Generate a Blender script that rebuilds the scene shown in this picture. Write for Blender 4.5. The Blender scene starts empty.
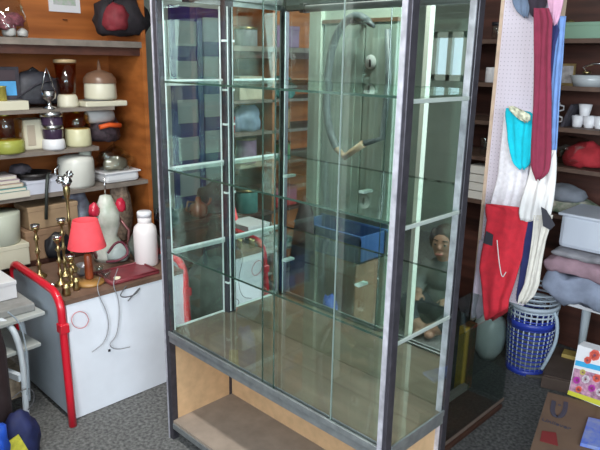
import bpy, bmesh, math, random
from mathutils import Vector, Matrix, noise
random.seed(7)
S = bpy.context.scene
COL = S.collection
PI = math.pi
# ------------------------------------------------------------------ camera
# u = along the cabinet front, v = towards the back wall, z = up, metres
CAM = Vector((1.90409, -1.19407, 1.5)); F = 611.32
FW = Vector((-0.67749, 0.68772, -0.26085)); RT = Vector((0.7089, 0.70509, 0.01774)); UP = Vector((-0.19612, 0.1729, 0.96522))
cd = bpy.data.cameras.new('camera'); cam = bpy.data.objects.new('camera', cd); COL.objects.link(cam)
cd.sensor_fit = 'HORIZONTAL'; cd.sensor_width = 36; cd.lens = F * 36 / 600; cd.clip_start = .02; cd.clip_end = 60
m = Matrix((RT, UP, -FW)).transposed().to_4x4(); m.translation = CAM; cam.matrix_world = m
S.camera = cam
# ------------------------------------------------------------------ view, world, light
S.view_settings.view_transform = 'Standard'; S.view_settings.look = 'None'
S.view_settings.gamma = 1; S.view_settings.use_curve_mapping = False
S.view_settings.exposure = 0.9
S.cycles.max_bounces = 16; S.cycles.transparent_max_bounces = 40; S.cycles.glossy_bounces = 8
S.cycles.diffuse_bounces = 4; S.cycles.sample_clamp_indirect = 3; S.cycles.caustics_reflective = False; S.cycles.caustics_refractive = False
W = bpy.data.worlds.new('world'); S.world = W; W.use_nodes = True
W.node_tree.nodes['Background'].inputs[0].default_value = (.75, .86, 1, 1)
W.node_tree.nodes['Background'].inputs[1].default_value = .8
def area(name, loc, target, sx, sy, power, col):
    l = bpy.data.lights.new(name, 'AREA'); l.shape = 'RECTANGLE'; l.size = sx; l.size_y = sy; l.energy = power; l.color = col
    o = bpy.data.objects.new(name, l); COL.objects.link(o); o.location = loc
    o.rotation_euler = (Vector(target) - Vector(loc)).to_track_quat('-Z', 'Y').to_euler(); return o
area('window_daylight', (2.3, -2.72, 1.75), (2.0, 0, 1.3), 1.5, 1.0, 62, (.86, .93, 1))
area('side_window_daylight', (3.12, -.9, 1.75), (.4, .2, .9), 1.2, .9, 21, (.86, .93, 1))
area('ceiling_fill_light', (.3, -.55, 2.5), (.3, -.55, 0), 1.2, .1, 22, (1, .98, .93))  # added fill lamp, brightens the front-left part of the room

# ------------------------------------------------------------------ helpers
def ray(x, y): return FW + RT * ((x - 300) / F) - UP * ((y - 225) / F)
def P(x, y, u=None, v=None, z=None):
    d = ray(x, y)
    k = (u - CAM.x) / d.x if u is not None else (v - CAM.y) / d.y if v is not None else (z - CAM.z) / d.z
    return CAM + d * k

MATS = {}
def mat(name, col, rough=.6, metal=0, n=0.0, ns=30, bump=0, col2=None, spec=.5, trans=0, stretch=None, coat=0, sheen=0):
    if name in MATS: return MATS[name]
    M = bpy.data.materials.new(name); M.use_nodes = True; nt = M.node_tree; b = nt.nodes['Principled BSDF']
    b.inputs['Base Color'].default_value = (*col, 1); b.inputs['Roughness'].default_value = rough
    b.inputs['Metallic'].default_value = metal; b.inputs['Specular IOR Level'].default_value = spec
    b.inputs['Transmission Weight'].default_value = trans; b.inputs['Coat Weight'].default_value = coat; b.inputs['Sheen Weight'].default_value = sheen
    if n or bump or col2:
        tc = nt.nodes.new('ShaderNodeTexCoord'); nz = nt.nodes.new('ShaderNodeTexNoise'); mp = nt.nodes.new('ShaderNodeMapping')
        nz.inputs['Scale'].default_value = ns; nz.inputs['Detail'].default_value = 5
        if stretch: mp.inputs['Scale'].default_value = stretch
        nt.links.new(tc.outputs['Object'], mp.inputs[0]); nt.links.new(mp.outputs[0], nz.inputs['Vector'])
        if n or col2:
            r = nt.nodes.new('ShaderNodeValToRGB'); r.color_ramp.elements[0].position = .32; r.color_ramp.elements[1].position = .68
            c2 = col2 or tuple(max(0, c * (1 - n)) for c in col)
            r.color_ramp.elements[0].color = (*c2, 1); r.color_ramp.elements[1].color = (*[min(1, c * (1 + n * .5)) for c in col], 1)
            nt.links.new(nz.outputs['Fac'], r.inputs[0]); nt.links.new(r.outputs[0], b.inputs['Base Color'])
        if bump:
            bp = nt.nodes.new('ShaderNodeBump'); bp.inputs['Strength'].default_value = bump; bp.inputs['Distance'].default_value = .004
            nt.links.new(nz.outputs['Fac'], bp.inputs['Height']); nt.links.new(bp.outputs[0], b.inputs['Normal'])
    MATS[name] = M; return M

def glass(name, tint, refl=1.0):
    """thin pane: clear with a tint, reflecting more at a slant"""
    if name in MATS: return MATS[name]
    M = bpy.data.materials.new(name); M.use_nodes = True; nt = M.node_tree; nt.nodes.clear()
    out = nt.nodes.new('ShaderNodeOutputMaterial'); mx = nt.nodes.new('ShaderNodeMixShader'); fr = nt.nodes.new('ShaderNodeFresnel')
    t = nt.nodes.new('ShaderNodeBsdfTransparent'); g = nt.nodes.new('ShaderNodeBsdfGlossy')
    fr.inputs['IOR'].default_value = 1.5; t.inputs[0].default_value = (*tint, 1); g.inputs['Roughness'].default_value = .02
    g.inputs[0].default_value = (.85 * refl, .95 * refl, .9 * refl, 1)
    ge = nt.nodes.new('ShaderNodeNewGeometry'); inv = nt.nodes.new('ShaderNodeMath'); inv.operation = 'SUBTRACT'; inv.inputs[0].default_value = 1
    ml = nt.nodes.new('ShaderNodeMath'); ml.operation = 'MULTIPLY'; fr.inputs['IOR'].default_value = 1.75
    nt.links.new(ge.outputs['Backfacing'], inv.inputs[1]); nt.links.new(fr.outputs[0], ml.inputs[0]); nt.links.new(inv.outputs[0], ml.inputs[1])
    nt.links.new(ml.outputs[0], mx.inputs[0]); nt.links.new(t.outputs[0], mx.inputs[1]); nt.links.new(g.outputs[0], mx.inputs[2])
    nt.links.new(mx.outputs[0], out.inputs[0]); MATS[name] = M; return M

class MB:
    def __init__(s): s.b = bmesh.new()
    def _x(s, vs, M):
        if M is not None: bmesh.ops.transform(s.b, matrix=M, verts=vs)
        return s
    def box(s, lo, hi, M=None, bev=0):
        lo, hi = Vector(lo), Vector(hi); c = (lo + hi) / 2; d = hi - lo
        r = bmesh.ops.create_cube(s.b, size=1); vs = r['verts']
        bmesh.ops.transform(s.b, matrix=Matrix.Translation(c) @ Matrix.Diagonal((abs(d.x), abs(d.y), abs(d.z), 1)), verts=vs)
        if bev:
            es = list({e for w in vs for e in w.link_edges})
            q = bmesh.ops.bevel(s.b, geom=es, offset=bev, segments=2, affect='EDGES', profile=.5)
            vs = list({w for f in q['faces'] for w in f.verts} | {w for w in vs if w.is_valid})
            if M is not None:
                seen = set(vs); st = list(vs)
                while st:
                    w = st.pop()
                    for e in w.link_edges:
                        o = e.other_vert(w)
                        if o not in seen: seen.add(o); st.append(o)
                vs = list(seen)
        return s._x(vs, M)
    def tube(s, pts, r, n=10, closed=False, cap=True):
        pts = [Vector(p) for p in pts]; rs = r if isinstance(r, (list, tuple)) else [r] * len(pts)
        rings = []; L = len(pts); prev = None
        for i, p in enumerate(pts):
            a = pts[(i - 1) % L] if (closed or i > 0) else p; c = pts[(i + 1) % L] if (closed or i < L - 1) else p
            t = (c - a).normalized()
            if prev is None:
                x = t.orthogonal().normalized()
            else:
                x = (prev - t * prev.dot(t)).normalized() if (prev - t * prev.dot(t)).length > 1e-6 else t.orthogonal().normalized()
            prev = x; y = t.cross(x)
            rings.append([s.b.verts.new(p + (x * math.cos(2 * PI * k / n) + y * math.sin(2 * PI * k / n)) * rs[i]) for k in range(n)])
        m_ = L if closed else L - 1
        for i in range(m_):
            A, B = rings[i], rings[(i + 1) % L]
            for k in range(n): s.b.faces.new((A[k], A[(k + 1) % n], B[(k + 1) % n], B[k])).smooth = True
        if cap and not closed:
            s.b.faces.new(rings[0][::-1]); s.b.faces.new(rings[-1])
        return s
    def lathe(s, prof, c=(0, 0, 0), n=24, M=None, sx=1, sy=1):
        c = Vector(c); rings = []; vs = []
        for r, z in prof:
            if r < 1e-5:
                w = s.b.verts.new(c + Vector((0, 0, z))); rings.append([w]); vs.append(w)
            else:
                R = [s.b.verts.new(c + Vector((r * sx * math.cos(2 * PI * k / n), r * sy * math.sin(2 * PI * k / n), z))) for k in range(n)]
                rings.append(R); vs += R
        for A, B in zip(rings, rings[1:]):
            for k in range(n):
                k2 = (k + 1) % n
                if len(A) == 1 and len(B) == 1: break
                if len(A) == 1: f = (A[0], B[k], B[k2])
                elif len(B) == 1: f = (A[k2], A[k], B[0])
                else: f = (A[k], A[k2], B[k2], B[k])
                s.b.faces.new(f).smooth = True
        return s._x(vs, M)
    def lump(s, c, r, seed=0, amp=.18, sub=3, M=None, freq=2.2):
        """an uneven soft lump (cloth heap, bag)"""
        from mathutils import noise
        c = Vector(c); q = bmesh.ops.create_icosphere(s.b, subdivisions=sub, radius=1)
        for w in q['verts']:
            d = w.co.normalized(); k = 1 + amp * noise.noise(d * freq + Vector((seed, seed * .7, 0))) * 2 + amp * .5 * noise.noise(d * freq * 2.7 + Vector((seed, 3, 1)))
            w.co = Vector((d.x * r[0] * k, d.y * r[1] * k, max(d.z, -.55) * r[2] * k))
            for f in w.link_faces: f.smooth = True
        if M is None: M = Matrix()
        return s._x(q['verts'], Matrix.Translation(c) @ M)
    def prism(s, poly, d, M=None):
        """poly of Vectors in a plane, pushed along vector d"""
        d = Vector(d); A = [s.b.verts.new(Vector(p)) for p in poly]; B = [s.b.verts.new(Vector(p) + d) for p in poly]
        n = len(A); s.b.faces.new(A[::-1]); s.b.faces.new(B)
        for k in range(n): s.b.faces.new((A[k], A[(k + 1) % n], B[(k + 1) % n], B[k]))
        return s._x(A + B, M)
    def build(s, name, m, parent=None, loc=None, rz=0, smooth=False):
        bmesh.ops.recalc_face_normals(s.b, faces=s.b.faces)
        me = bpy.data.meshes.new(name); s.b.to_mesh(me); s.b.free()
        if smooth:
            for p in me.polygons: p.use_smooth = True
        me.materials.append(m)
        o = bpy.data.objects.new(name, me); COL.objects.link(o)
        if parent is not None: o.parent = parent
        if loc is not None: o.location = loc
        o.rotation_euler = (0, 0, rz)
        return o
def tag(o, label=None, cat=None, group=None, kind=None):
    if label: o['label'] = label
    if cat: o['category'] = cat
    if group: o['group'] = group
    if kind: o['kind'] = kind
    return o
def empty(name, loc, label, cat, group=None, rz=0):
    o = bpy.data.objects.new(name, None); COL.objects.link(o); o.location = loc; o.rotation_euler = (0, 0, rz); o.empty_display_size = .05
    return tag(o, label, cat, group)
def struct(o): o['kind'] = 'structure'; return o
def dup(root, loc, label, rz=0, sc=1):
    r = root.copy(); COL.objects.link(r); r.location = loc; r.rotation_euler = (0, 0, rz); r['label'] = label; r.scale = (sc, sc, sc)
    for ch in list(root.children):
        c = ch.copy(); COL.objects.link(c); c.parent = r
        for g in list(ch.children):
            d = g.copy(); COL.objects.link(d); d.parent = c
    return r
def rotz(a, c=(0, 0, 0)): c = Vector(c); return Matrix.Translation(c) @ Matrix.Rotation(a, 4, 'Z') @ Matrix.Translation(-c)

# ------------------------------------------------------------------ materials
STEEL = mat('dark steel', (.07, .065, .08), .4, .5, .25, 40)
STEELB = mat('pale strip steel', (.52, .51, .57), .4, .3, .35, 30)
ALU = mat('bright aluminium', (.80, .88, .86), .3, .15, .1, 60)
METL = mat('grey metal', (.30, .32, .33), .35, .6, .2, 30)
GL = glass('cabinet glass', (.968, .992, .985))
GLS = glass('shelf glass', (.93, .975, .955))
EDGE = mat('glass edge', (.035, .07, .055), .15, 0, spec=.8)
WOOD = mat('orange pine', (.42, .135, .032), .5, 0, .4, 6, .1, stretch=(1, .35, 3), col2=(.28, .08, .018))
WOODD = mat('dark red wood', (.085, .03, .02), .55, 0, .5, 8, .1, stretch=(.3, 1, 3))
SHELFG = mat('grey shelf board', (.24, .20, .17), .6, 0, .3, 12)
TAN = mat('tan hardboard', (.62, .40, .22), .7, 0, .12, 25)
PLY = mat('brown board', (.30, .245, .20), .7, 0, .15, 18)
WHITE = mat('white plastic', (.80, .80, .83), .35)
WHITEP = mat('white panel', (.80, .83, .90), .45, 0, .04, 10)
GREYP = mat('grey panel', (.36, .42, .48), .5, 0, .06, 12)
RED = mat('red enamel', (.62, .012, .03), .28, 0, coat=.3)
CREAM = mat('cream enamel', (.70, .66, .52), .35)
BRASS = mat('brass', (.46, .36, .17), .33, 1, .25, 50)
SILVER = mat('silver', (.7, .7, .72), .25, 1, .2, 40)
BLACK = mat('black plastic', (.02, .02, .025), .4)
DARKF = mat('dark fabric', (.05, .045, .06), .85, 0, .4, 30, .3)
BROWNC = mat('brown card', (.33, .20, .12), .8, 0, .15, 15)
CLEARG = glass('clear jar glass', (.86, .90, .88))
AMBERG = glass('amber glass', (.86, .66, .40), .9)
OLIVEG = glass('olive glass', (.60, .56, .16), .9)
BAG = glass('clear bag film', (.78, .78, .76), 1)
BLUEP = mat('blue paint', (.018, .018, .14), .45, 0, .2, 9)
PALEG = mat('pale green paint', (.50, .62, .53), .5, 0, .12, 5)

# ================================================================== setting
def wall(name, lo, hi, m): return struct(MB().box(lo, hi).build(name, m))
CARPET = mat('speckled carpet', (.155, .155, .15), .95, 0, .35, 70, .8, col2=(.055, .055, .055))
wall('floor', (-1.6, -3.0, -.06), (3.3, 2.5, 0), CARPET)
wall('ceiling', (-1.6, -3.0, 2.6), (3.3, 2.5, 2.66), mat('ceiling paint', (.55, .56, .54), .9))
WALLM = mat('wall paint', (.45, .50, .44), .85, 0, .08, 4)
DWALL = mat('brown wall', (.10, .06, .045), .8, 0, .3, 5)
wall('wall_left', (-1.46, -3.0, 0), (-1.4, 2.5, 2.6), WALLM)
wall('wall_back', (-1.46, 2.44, 0), (3.2, 2.5, 2.6), DWALL)
# front wall and right wall with window openings
w_ = MB()
for lo, hi in (((-1.46, -2.9, 0), (-1.15, -2.84, 2.6)), ((-.8, -2.9, 0), (1.5, -2.84, 2.6)), ((3.1, -2.9, 0), (3.2, -2.84, 2.6)),
               ((1.5, -2.9, 0), (3.1, -2.84, 1.2)), ((1.5, -2.9, 2.3), (3.1, -2.84, 2.6)), ((-1.15, -2.9, 0), (-.8, -2.84, 1.35)), ((-1.15, -2.9, 1.75), (-.8, -2.84, 2.6))): w_.box(lo, hi)
struct(w_.build('wall_front', mat('dull wall paint', (.30, .33, .30), .85, 0, .15, 3)))
w_ = MB()
for lo, hi in (((3.2, -2.9, 0), (3.26, -1.6, 2.6)), ((3.2, -.2, 0), (3.26, 2.5, 2.6)), ((3.2, -1.6, 0), (3.26, -.2, 1.2)), ((3.2, -1.6, 2.3), (3.26, -.2, 2.6))): w_.box(lo, hi)
struct(w_.build('wall_right', WALLM))
FRW = mat('window frame paint', (.72, .74, .70), .5)
def window(n, a, b, ax, z0, z1, at):
    k = MB(); mid = (a + b) / 2
    for x0, x1, q0, q1 in ((a, a + .05, z0, z1), (b - .05, b, z0, z1), (mid - .02, mid + .02, z0, z1), (a, b, z0, z0 + .05), (a, b, z1 - .05, z1)):
        if ax == 0: k.box((x0, at - .02, q0), (x1, at + .02, q1))
        else: k.box((at - .02, x0, q0), (at + .02, x1, q1))
    f = struct(k.build('window_%d' % n, FRW))
    k = MB()
    if ax == 0: k.box((a, at - .003, z0), (b, at + .003, z1))
    else: k.box((at - .003, a, z0), (at + .003, b, z1))
    k.build('pane', glass('window glass', (.95, .97, .97)), f)
window(1, 1.5, 3.1, 0, 1.2, 2.3, -2.87); window(2, -1.6, -.2, 1, 1.2, 2.3, 3.23); window(3, -1.15, -.8, 0, 1.35, 1.75, -2.87)

# ================================================================== display cabinet
CW, CD_, CH = 1.067, .321, 1.735
cab = empty('display_cabinet', (0, 0, 0), 'tall glass display cabinet with steel frame and empty glass shelves on grey carpet', 'display cabinet')
T = .028
for (x, y) in ((0, 0), (CW - T, 0), (0, CD_ - T), (CW - T, CD_ - T)):
    MB().box((x, y, .0), (x + T, y + T, CH), bev=.002).build('post', STEEL, cab)
# paler strips along the front faces of the dark steel posts
def strip(lo, hi, m=STEELB, name='post_strip'): return MB().box(lo, hi).build(name, m, cab)
strip((CW - .027, -.003, .0), (CW - .012, -.0002, CH)); strip((.0005, -.003, .0), (.007, -.0002, CH))
strip((CW - .027, CD_ - T - .003, .0), (CW - .008, CD_ - T - .0002, CH))
def rail(name, lo, hi, m=METL): return MB().box(lo, hi, bev=.0015).build(name, m, cab)
for z0, z1, nm in ((CH - .028, CH, 'top_rail'), (.435, .463, 'base_rail'), (.052, .076, 'bottom_rail')):
    rail(nm, (T, .0, z0), (CW - T, .022, z1)); rail(nm, (T, CD_ - .022, z0), (CW - T, CD_, z1))
    rail(nm, (.0, T, z0), (.022, CD_ - T, z1)); rail(nm, (CW - .022, T, z0), (CW, CD_ - T, z1))
rail('door_track', (T, -.004, .463), (CW - T, .003, .482), METL); rail('door_track', (T, .009, .463), (CW - T, .012, .476), METL)
rail('door_track', (T, .018, .463), (CW - T, .021, .480), METL); rail('door_track', (T, .0, CH - .048), (CW - T, .021, CH - .028), STEEL)
rail('side_channel', (CW - .003, T, .463), (CW + .003, CD_ - T, .482), METL)
rail('side_channel', (-.002, T, .463), (.004, CD_ - T, .478), ALU); rail('side_channel', (-.002, T, CH - .046), (.006, CD_ - T, CH - .028), ALU)
MB().box((.004, .022, .463), (CW - .004, CD_ - .008, .471)).build('display_base', mat('laminate base', (.27, .19, .14), .35, 0, .25, 3, stretch=(1, 8, 1)), cab)
MB().box((.006, .004, .076), (CW - .006, CD_ - .006, .088)).build('bottom_board', PLY, cab)
MB().box((.022, T, .088), (.026, CD_ - .008, .435)).build('side_panel', TAN, cab)
MB().box((CW - .026, T, .088), (CW - .022, CD_ - .008, .435)).build('side_panel', TAN, cab)
MB().box((T, CD_ - .014, .088), (CW - T, CD_ - .010, .435)).build('back_panel', TAN, cab)
MB().box((.25, .24, .405), (.285, .30, .435)).box((.262, .17, .412), (.274, .24, .425)).build('corner_bracket', STEEL, cab)
MB().box((.010, .026, .4715), (CW - .010, CD_ - .010, .4755)).build('base_glass', GL, cab)
# mirror back, side glass, sliding doors, shelves
MIRR = bpy.data.materials.new('mirror'); MIRR.use_nodes = True
b = MIRR.node_tree.nodes['Principled BSDF']; b.inputs['Base Color'].default_value = (.82, .90, .86, 1); b.inputs['Metallic'].default_value = 1; b.inputs['Roughness'].default_value = .015
o = MB().box((.004, CD_ - .007, .463), (CW - .004, CD_ - .003, CH - .028)).build('mirror_back', MIRR, cab); o['label'] = 'mirrored back panel reflecting the room'
MB().box((.0005, T, .463), (.0055, CD_ - T, CH - .028)).build('side_glass', GL, cab)
MB().box((CW - .006, T, .463), (CW - .001, CD_ - T, CH - .028)).build('side_glass', GL, cab)
for (x0, x1, y) in ((.03, .615, .0045), (.552, .862, .0135), (.862, 1.037, .0045)):
    d = MB().box((x0, y, .466), (x1, y + .004, CH - .032)).build('sliding_door', GL, cab)
    for xe in ((x1,) if x0 < .1 else (x0,)):
        MB().box((xe - .0007, y - .0006, .466), (xe + .0007, y + .0046, CH - .032)).build('door_edge', mat('ground edge', (.22, .28, .26), .25) if xe > .8 else EDGE, d)
for z in (.792, 1.107, 1.418):
    sh = MB().box((.012, .024, z - .003), (CW - .012, CD_ - .012, z + .003)).build('glass_shelf', GLS, cab)
    MB().box((.012, .0225, z - .0032), (CW - .012, .0238, z + .0032)).build('shelf_edge', EDGE, sh)
    rail('shelf_support', (.007, T, z - .015), (.0125, CD_ - .012, z + .007), ALU)  # bright colour stands in for the glass edge catching light
    rail('shelf_support', (CW - .012, T, z - .014), (CW - .007, CD_ - .012, z - .003), mat('pale support', (.60, .62, .60), .4, .2))
    for x in (.35, .7): MB().box((x, CD_ - .03, z - .012), (x + .02, CD_ - .008, z - .004)).build('shelf_clip', ALU, cab)
for (x, y) in ((.007, .029), (.007, CD_ - .040), (CW - .014, .032)):
    rail('corner_bead', (x, y, .471), (x + .005, y + .006, CH - .05), ALU)
for (x, y) in ((T + .001, .0245), (T + .001, CD_ - .020)): rail('corner_bead', (x, y, .478), (x + .004, y + .005, CH - .05), ALU)
MB().tube([(.16, .045, CH - .045), (CW - .08, .045, CH - .045)], .013, 14).build('light_tube', WHITE, cab)
for x in (.15, CW - .09): MB().box((x - .006, .025, CH - .06), (x + .016, .062, CH - .026), bev=.002).build('tube_holder', STEEL, cab)
for (x, y) in ((.0135, CD_ - .022),):
    st = rail('shelf_standard', (x, y, .471), (x + .006, y + .008, CH - .05), ALU)
    for z in (.60, .98, 1.25, 1.38, 1.56): MB().box((x - .004, y - .008, z), (x + .018, y + .002, z + .008)).build('clip', ALU, st)

# ================================================================== left: red-framed table
tb = empty('red_framed_table', (-.62, .06, 0), 'white panelled table with red tubular end frames beside glass cabinet', 'table')
def L(o, p): return Vector(p) - o.location   # world point -> local to an unrotated root
def rel(o, pts): return [L(o, p) for p in pts]
for y, nm in ((-.235, 'end_frame'), (.365, 'end_frame')):
    pts = [(-.345, y - .012, .0), (-.358, y - .008, .15), (-.385, y, .47)]
    for k in range(7):
        a = k / 6 * PI / 2; pts.append((-.385 - .08 * (1 - math.cos(a)), y, .49 + .085 * math.sin(a)))
    pts += [(-.60, y, .583), (-.82, y, .59)]
    for k in range(5):
        a = k / 4 * PI / 2; pts.append((-.82 - .05 * math.sin(a), y, .54 + .05 * math.cos(a)))
    pts += [(-.87, y, .3), (-.87, y, 0)]
    f = MB().tube(rel(tb, pts), .0165, 12).build(nm, RED, tb)
    MB().box(L(tb, (-.86, y - .006, .03)), L(tb, (-.40, y + .006, .565))).build('end_panel', GREYP, tb)
    for z in (.43,): MB().box(L(tb, (-.405, y - .019, z - .02)), L(tb, (-.361, y + .018, z + .02)), bev=.004).build('clamp', RED, f)
fp = MB().box(L(tb, (-.392, -.215, .004)), L(tb, (-.38, .35, .53))).build('front_panel', WHITEP, tb); fp['label'] = 'white front panel with loose wires'
MB().box(L(tb, (-.88, -.22, .525)), L(tb, (-.376, .35, .545))).build('table_top', mat('table top brown', (.17, .10, .07), .5, 0, .3, 14), tb)
MB().box(L(tb, (-.384, -.05, .26)), L(tb, (-.376, -.04, .27))).build('screw_cap', BLACK, tb)
# wires hanging over the white panel
DW = mat('grey wire', (.25, .25, .27), .5)
def wire(pts, r, m, label, name='wire', group=None):
    # smooth a polyline
    q = [Vector(p) for p in pts]
    for _ in range(3): 
        n = [q[0]]
        for a, c in zip(q, q[1:]): n += [a * .75 + c * .25, a * .25 + c * .75]
        q = n + [q[-1]]
    o = MB().tube(q, r, 6).build(name, m); return tag(o, label, 'wire', group)
U0 = -.365
wire([P(118, 268, u=-.45) , P(112, 285, u=U0), P(120, 300, u=U0), P(118, 335, u=U0), P(108, 345, u=U0), P(116, 350, u=U0), P(130, 347, u=U0)], .002, DW, 'thin grey wire hanging in the middle of the white panel')
wire([P(100, 277, u=-.45), P(96, 290, u=U0), P(110, 318, u=U0), P(106, 342, u=U0), P(92, 352, u=U0)], .002, DW, 'thin grey wire falling to a frayed end on the white panel')
wire([P(134, 277, u=-.45), P(126, 286, u=U0), P(118, 298, u=U0), P(135, 296, u=U0), P(142, 285, u=U0), P(128, 301, u=U0)], .0025, mat('dark wire', (.1, .1, .11), .5), 'dark tangled wire at the top edge of the white panel')
wire([P(80 + 9 * math.cos(t / 8 * 2 * PI), 320 + 9 * math.sin(t / 8 * 2 * PI), u=U0) for t in range(9)], .0018, mat('pink wire', (.6, .2, .22), .5), 'pinkish wire loop hanging on the white panel beside red tube')

# ================================================================== left: orange wooden shelving on the left wall
SU = -1.02
shv = empty('wall_shelving', (-1.2, -.5, 0), 'orange pine wall shelving crowded with household goods left of cabinet', 'shelving')
VE = .60
MB().box(L(shv, (-1.395, -2.3, .0)), L(shv, (-1.38, VE, 2.2))).build('back_board', WOOD, shv)
MB().box(L(shv, (-1.38, VE - .025, 0)), L(shv, (SU + .0, VE, 2.2))).build('side_board', WOOD, shv)
MB().box(L(shv, (-1.36, -.9, 0)), L(shv, (SU, -.875, 2.2))).build('side_board', WOOD, shv)
MB().box(L(shv, (-1.38, -2.3, 1.545)), L(shv, (SU, VE - .025, 1.575))).build('shelf', SHELFG, shv)
MB().box(L(shv, (-1.38, -2.3, 1.505)), L(shv, (SU - .02, VE - .025, 1.545))).build('shelf_rail', WOODD, shv)
MB().box(L(shv, (-1.38, -2.3, 1.235)), L(shv, (SU, .40, 1.252))).build('shelf', SHELFG, shv)
MB().box(L(shv, (-1.38, -2.3, 1.035)), L(shv, (SU, .30, 1.055))).build('shelf', SHELFG, shv)
MB().box(L(shv, (-1.38, -2.3, .828)), L(shv, (SU, VE - .025, .848))).build('shelf', SHELFG, shv)
MB().box(L(shv, (-1.38, -2.3, .50)), L(shv, (SU, VE - .025, .52))).build('shelf', WOODD, shv)
for v_ in (.05, .34, -.2):
    MB().lathe([(0, .004), (.012, .004), (.014, 0)], c=L(shv, (-1.379, v_, 1.68)), n=12, M=None).build('knot', WOODD, shv)

def jar(name, loc, prof, m, label, cat, n=24, lid=None, parts=()):
    """a turned object standing at loc; parts = (name, profile, material)"""
    r = empty(name, loc, label, cat); MB().lathe(prof, n=n).build('body', m, r)
    for nm, pr, mm in parts: MB().lathe(pr, n=n).build(nm, mm, r)
    return r
def cyl(r0, r1, h, t=0.003): return [(0, 0), (r0 * .96, 0), (r0, h * .03), (r1, h * .97), (r1 * .96, h), (0, h)]

def blob(name, loc, r, m, label, cat, seed=1, amp=.16, group=None, freq=2.2):
    o = MB().lump((0, 0, .55 * r[2]), r, seed, amp, freq=freq).build(name, m, loc=loc); return tag(o, label, cat, group)
def carton(name, loc, d, m, label, cat, rz=0, flap=True, group=None):
    r = empty(name, loc, label, cat, group, rz)
    MB().box((-d[0] / 2, -d[1] / 2, 0), (d[0] / 2, d[1] / 2, d[2]), bev=min(d) * .04).build('body', m, r)
    MB().box((-d[0] / 2 - .002, -d[1] / 2 - .002, d[2] * .8), (d[0] / 2 + .002, d[1] / 2 + .002, d[2] + .002), bev=min(d) * .03).build('lid', m, r)
    return r

# --- top shelf
z = 1.575
p = P(12, 38, u=-1.13)
dl = empty('bagged_doll', (p.x, p.y, z), 'small white and pink doll in clear bag on top shelf', 'doll')
MB().lump((0, -.01, .028), (.035, .03, .04), 3, .08).lump((0, .05, .02), (.025, .025, .025), 5, .08).build('body', WHITE, dl)
MB().lump((0, -.03, .06), (.045, .05, .045), 8, .2).lump((0, .02, .075), (.04, .04, .035), 9, .2).build('dress', mat('pink knit', (.35, .10, .14), .8, 0, .5, 60, .4), dl)
MB().lump((0, -.01, .07), (.075, .085, .13), 11, .15).build('plastic_bag', BAG, dl)
pc = P(65, 6, u=-1.37)
r = empty('picture_card', (-1.375, pc.y, 1.70), 'white picture card with green plants pinned above top shelf', 'picture')
MB().box((-.003, -.085, .02), (.003, .085, .14)).build('card', WHITE, r)
MB().box((.003, -.06, .055), (.0045, .06, .13)).build('print', mat('green print', (.25, .4, .25), .6, 0, .6, 40, col2=(.6, .55, .6)), r)
p = P(120, 20, u=-1.15)
r = empty('holdall', (-1.10, p.y - .02, 1.577), 'black holdall with dark red side at right end of top shelf', 'bag')
MB().lump((0, 0, .10), (.10, .15, .13), 4, .12).build('body', mat('black nylon', (.02, .015, .02), .7, 0, .5, 20, .3), r)
MB().lump((.04, -.06, .10), (.075, .07, .09), 6, .12).build('pocket', mat('dark red nylon', (.22, .02, .03), .7, 0, .3, 20, .3), r)
MB().tube([(.05, -.09, .17), (.06, -.05, .25), (.06, .04, .25), (.05, .09, .17)], .007).build('strap', BLACK, r)
p = P(5, 10, u=-1.15); carton('storage_box', (p.x, p.y - .16, 1.577), (.16, .13, .24), mat('dark green card', (.02, .05, .045), .6), 'dark green box at left end of top shelf', 'box').scale = (1, 1, 1)
# --- second shelf
z = 1.252
p = P(4, 95, u=-1.12)
r = empty('framed_picture', (p.x, p.y, z + .043), 'dark frame with bright blue picture standing on cream book', 'picture')
MB().box((-.01, -.075, 0), (.01, .075, .15), bev=.003).build('frame', DARKF, r); MB().box((.0105, -.06, .02), (.012, .055, .085)).build('picture', mat('blue print', (.10, .38, .75), .4, 0, .3, 12), r)
MB().box((.0105, -.06, .09), (.012, .055, .135)).build('mount', mat('dusky print', (.06, .04, .05), .5), r)
bk = empty('book', (p.x, p.y, z), 'thick cream book lying under blue picture on second shelf', 'book')
MB().box((-.09, -.10, 0), (.09, .075, .042), bev=.003).build('cover', CREAM, bk)
p = P(36, 105, u=-1.17)
r = empty('case_bag', (p.x, p.y, z), 'dark grey zipped case on second shelf behind silver trophy cup', 'bag')
MB().lump((0, 0, .075), (.07, .125, .105), 14, .10).build('body', mat('grey nylon', (.055, .055, .07), .6, 0, .5, 18, .3), r)
MB().tube([(.06, -.11, .05), (.066, -.02, .11), (.05, .1, .14)], .004).build('zipper', DARKF, r); MB().tube([(.0, -.05, .15), (.0, 0, .185), (.0, .05, .15)], .008).build('strap', BLACK, r)
p = P(68, 104, u=-1.10)
jar('blender', (p.x, p.y, z), [(0, 0), (.05, 0), (.052, .01), (.047, .05), (.04, .062), (0, .062)], CREAM, 'tall amber blender with cream base on second shelf', 'blender',
    parts=(('jug', [(.036, .062), (.042, .07), (.052, .215), (.050, .215), (.04, .072), (0, .066)], AMBERG), ('lid', [(0, .213), (.054, .213), (.054, .228), (.02, .232), (0, .232)], mat('tan lid', (.45, .32, .18), .4))))
p = P(97, 103, u=-1.10)
r = empty('turntable', (p.x, p.y, z), 'cream record player deck on second shelf under domed pot', 'turntable')
MB().box((-.10, -.10, 0), (.08, .13, .028), bev=.006).build('deck', CREAM, r); MB().lathe([(0, .03), (.07, .03), (.07, .034), (0, .034)]).build('platter', mat('grey rubber', (.15, .15, .15), .6), r)
p = P(99, 97, u=-1.10)
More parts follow.
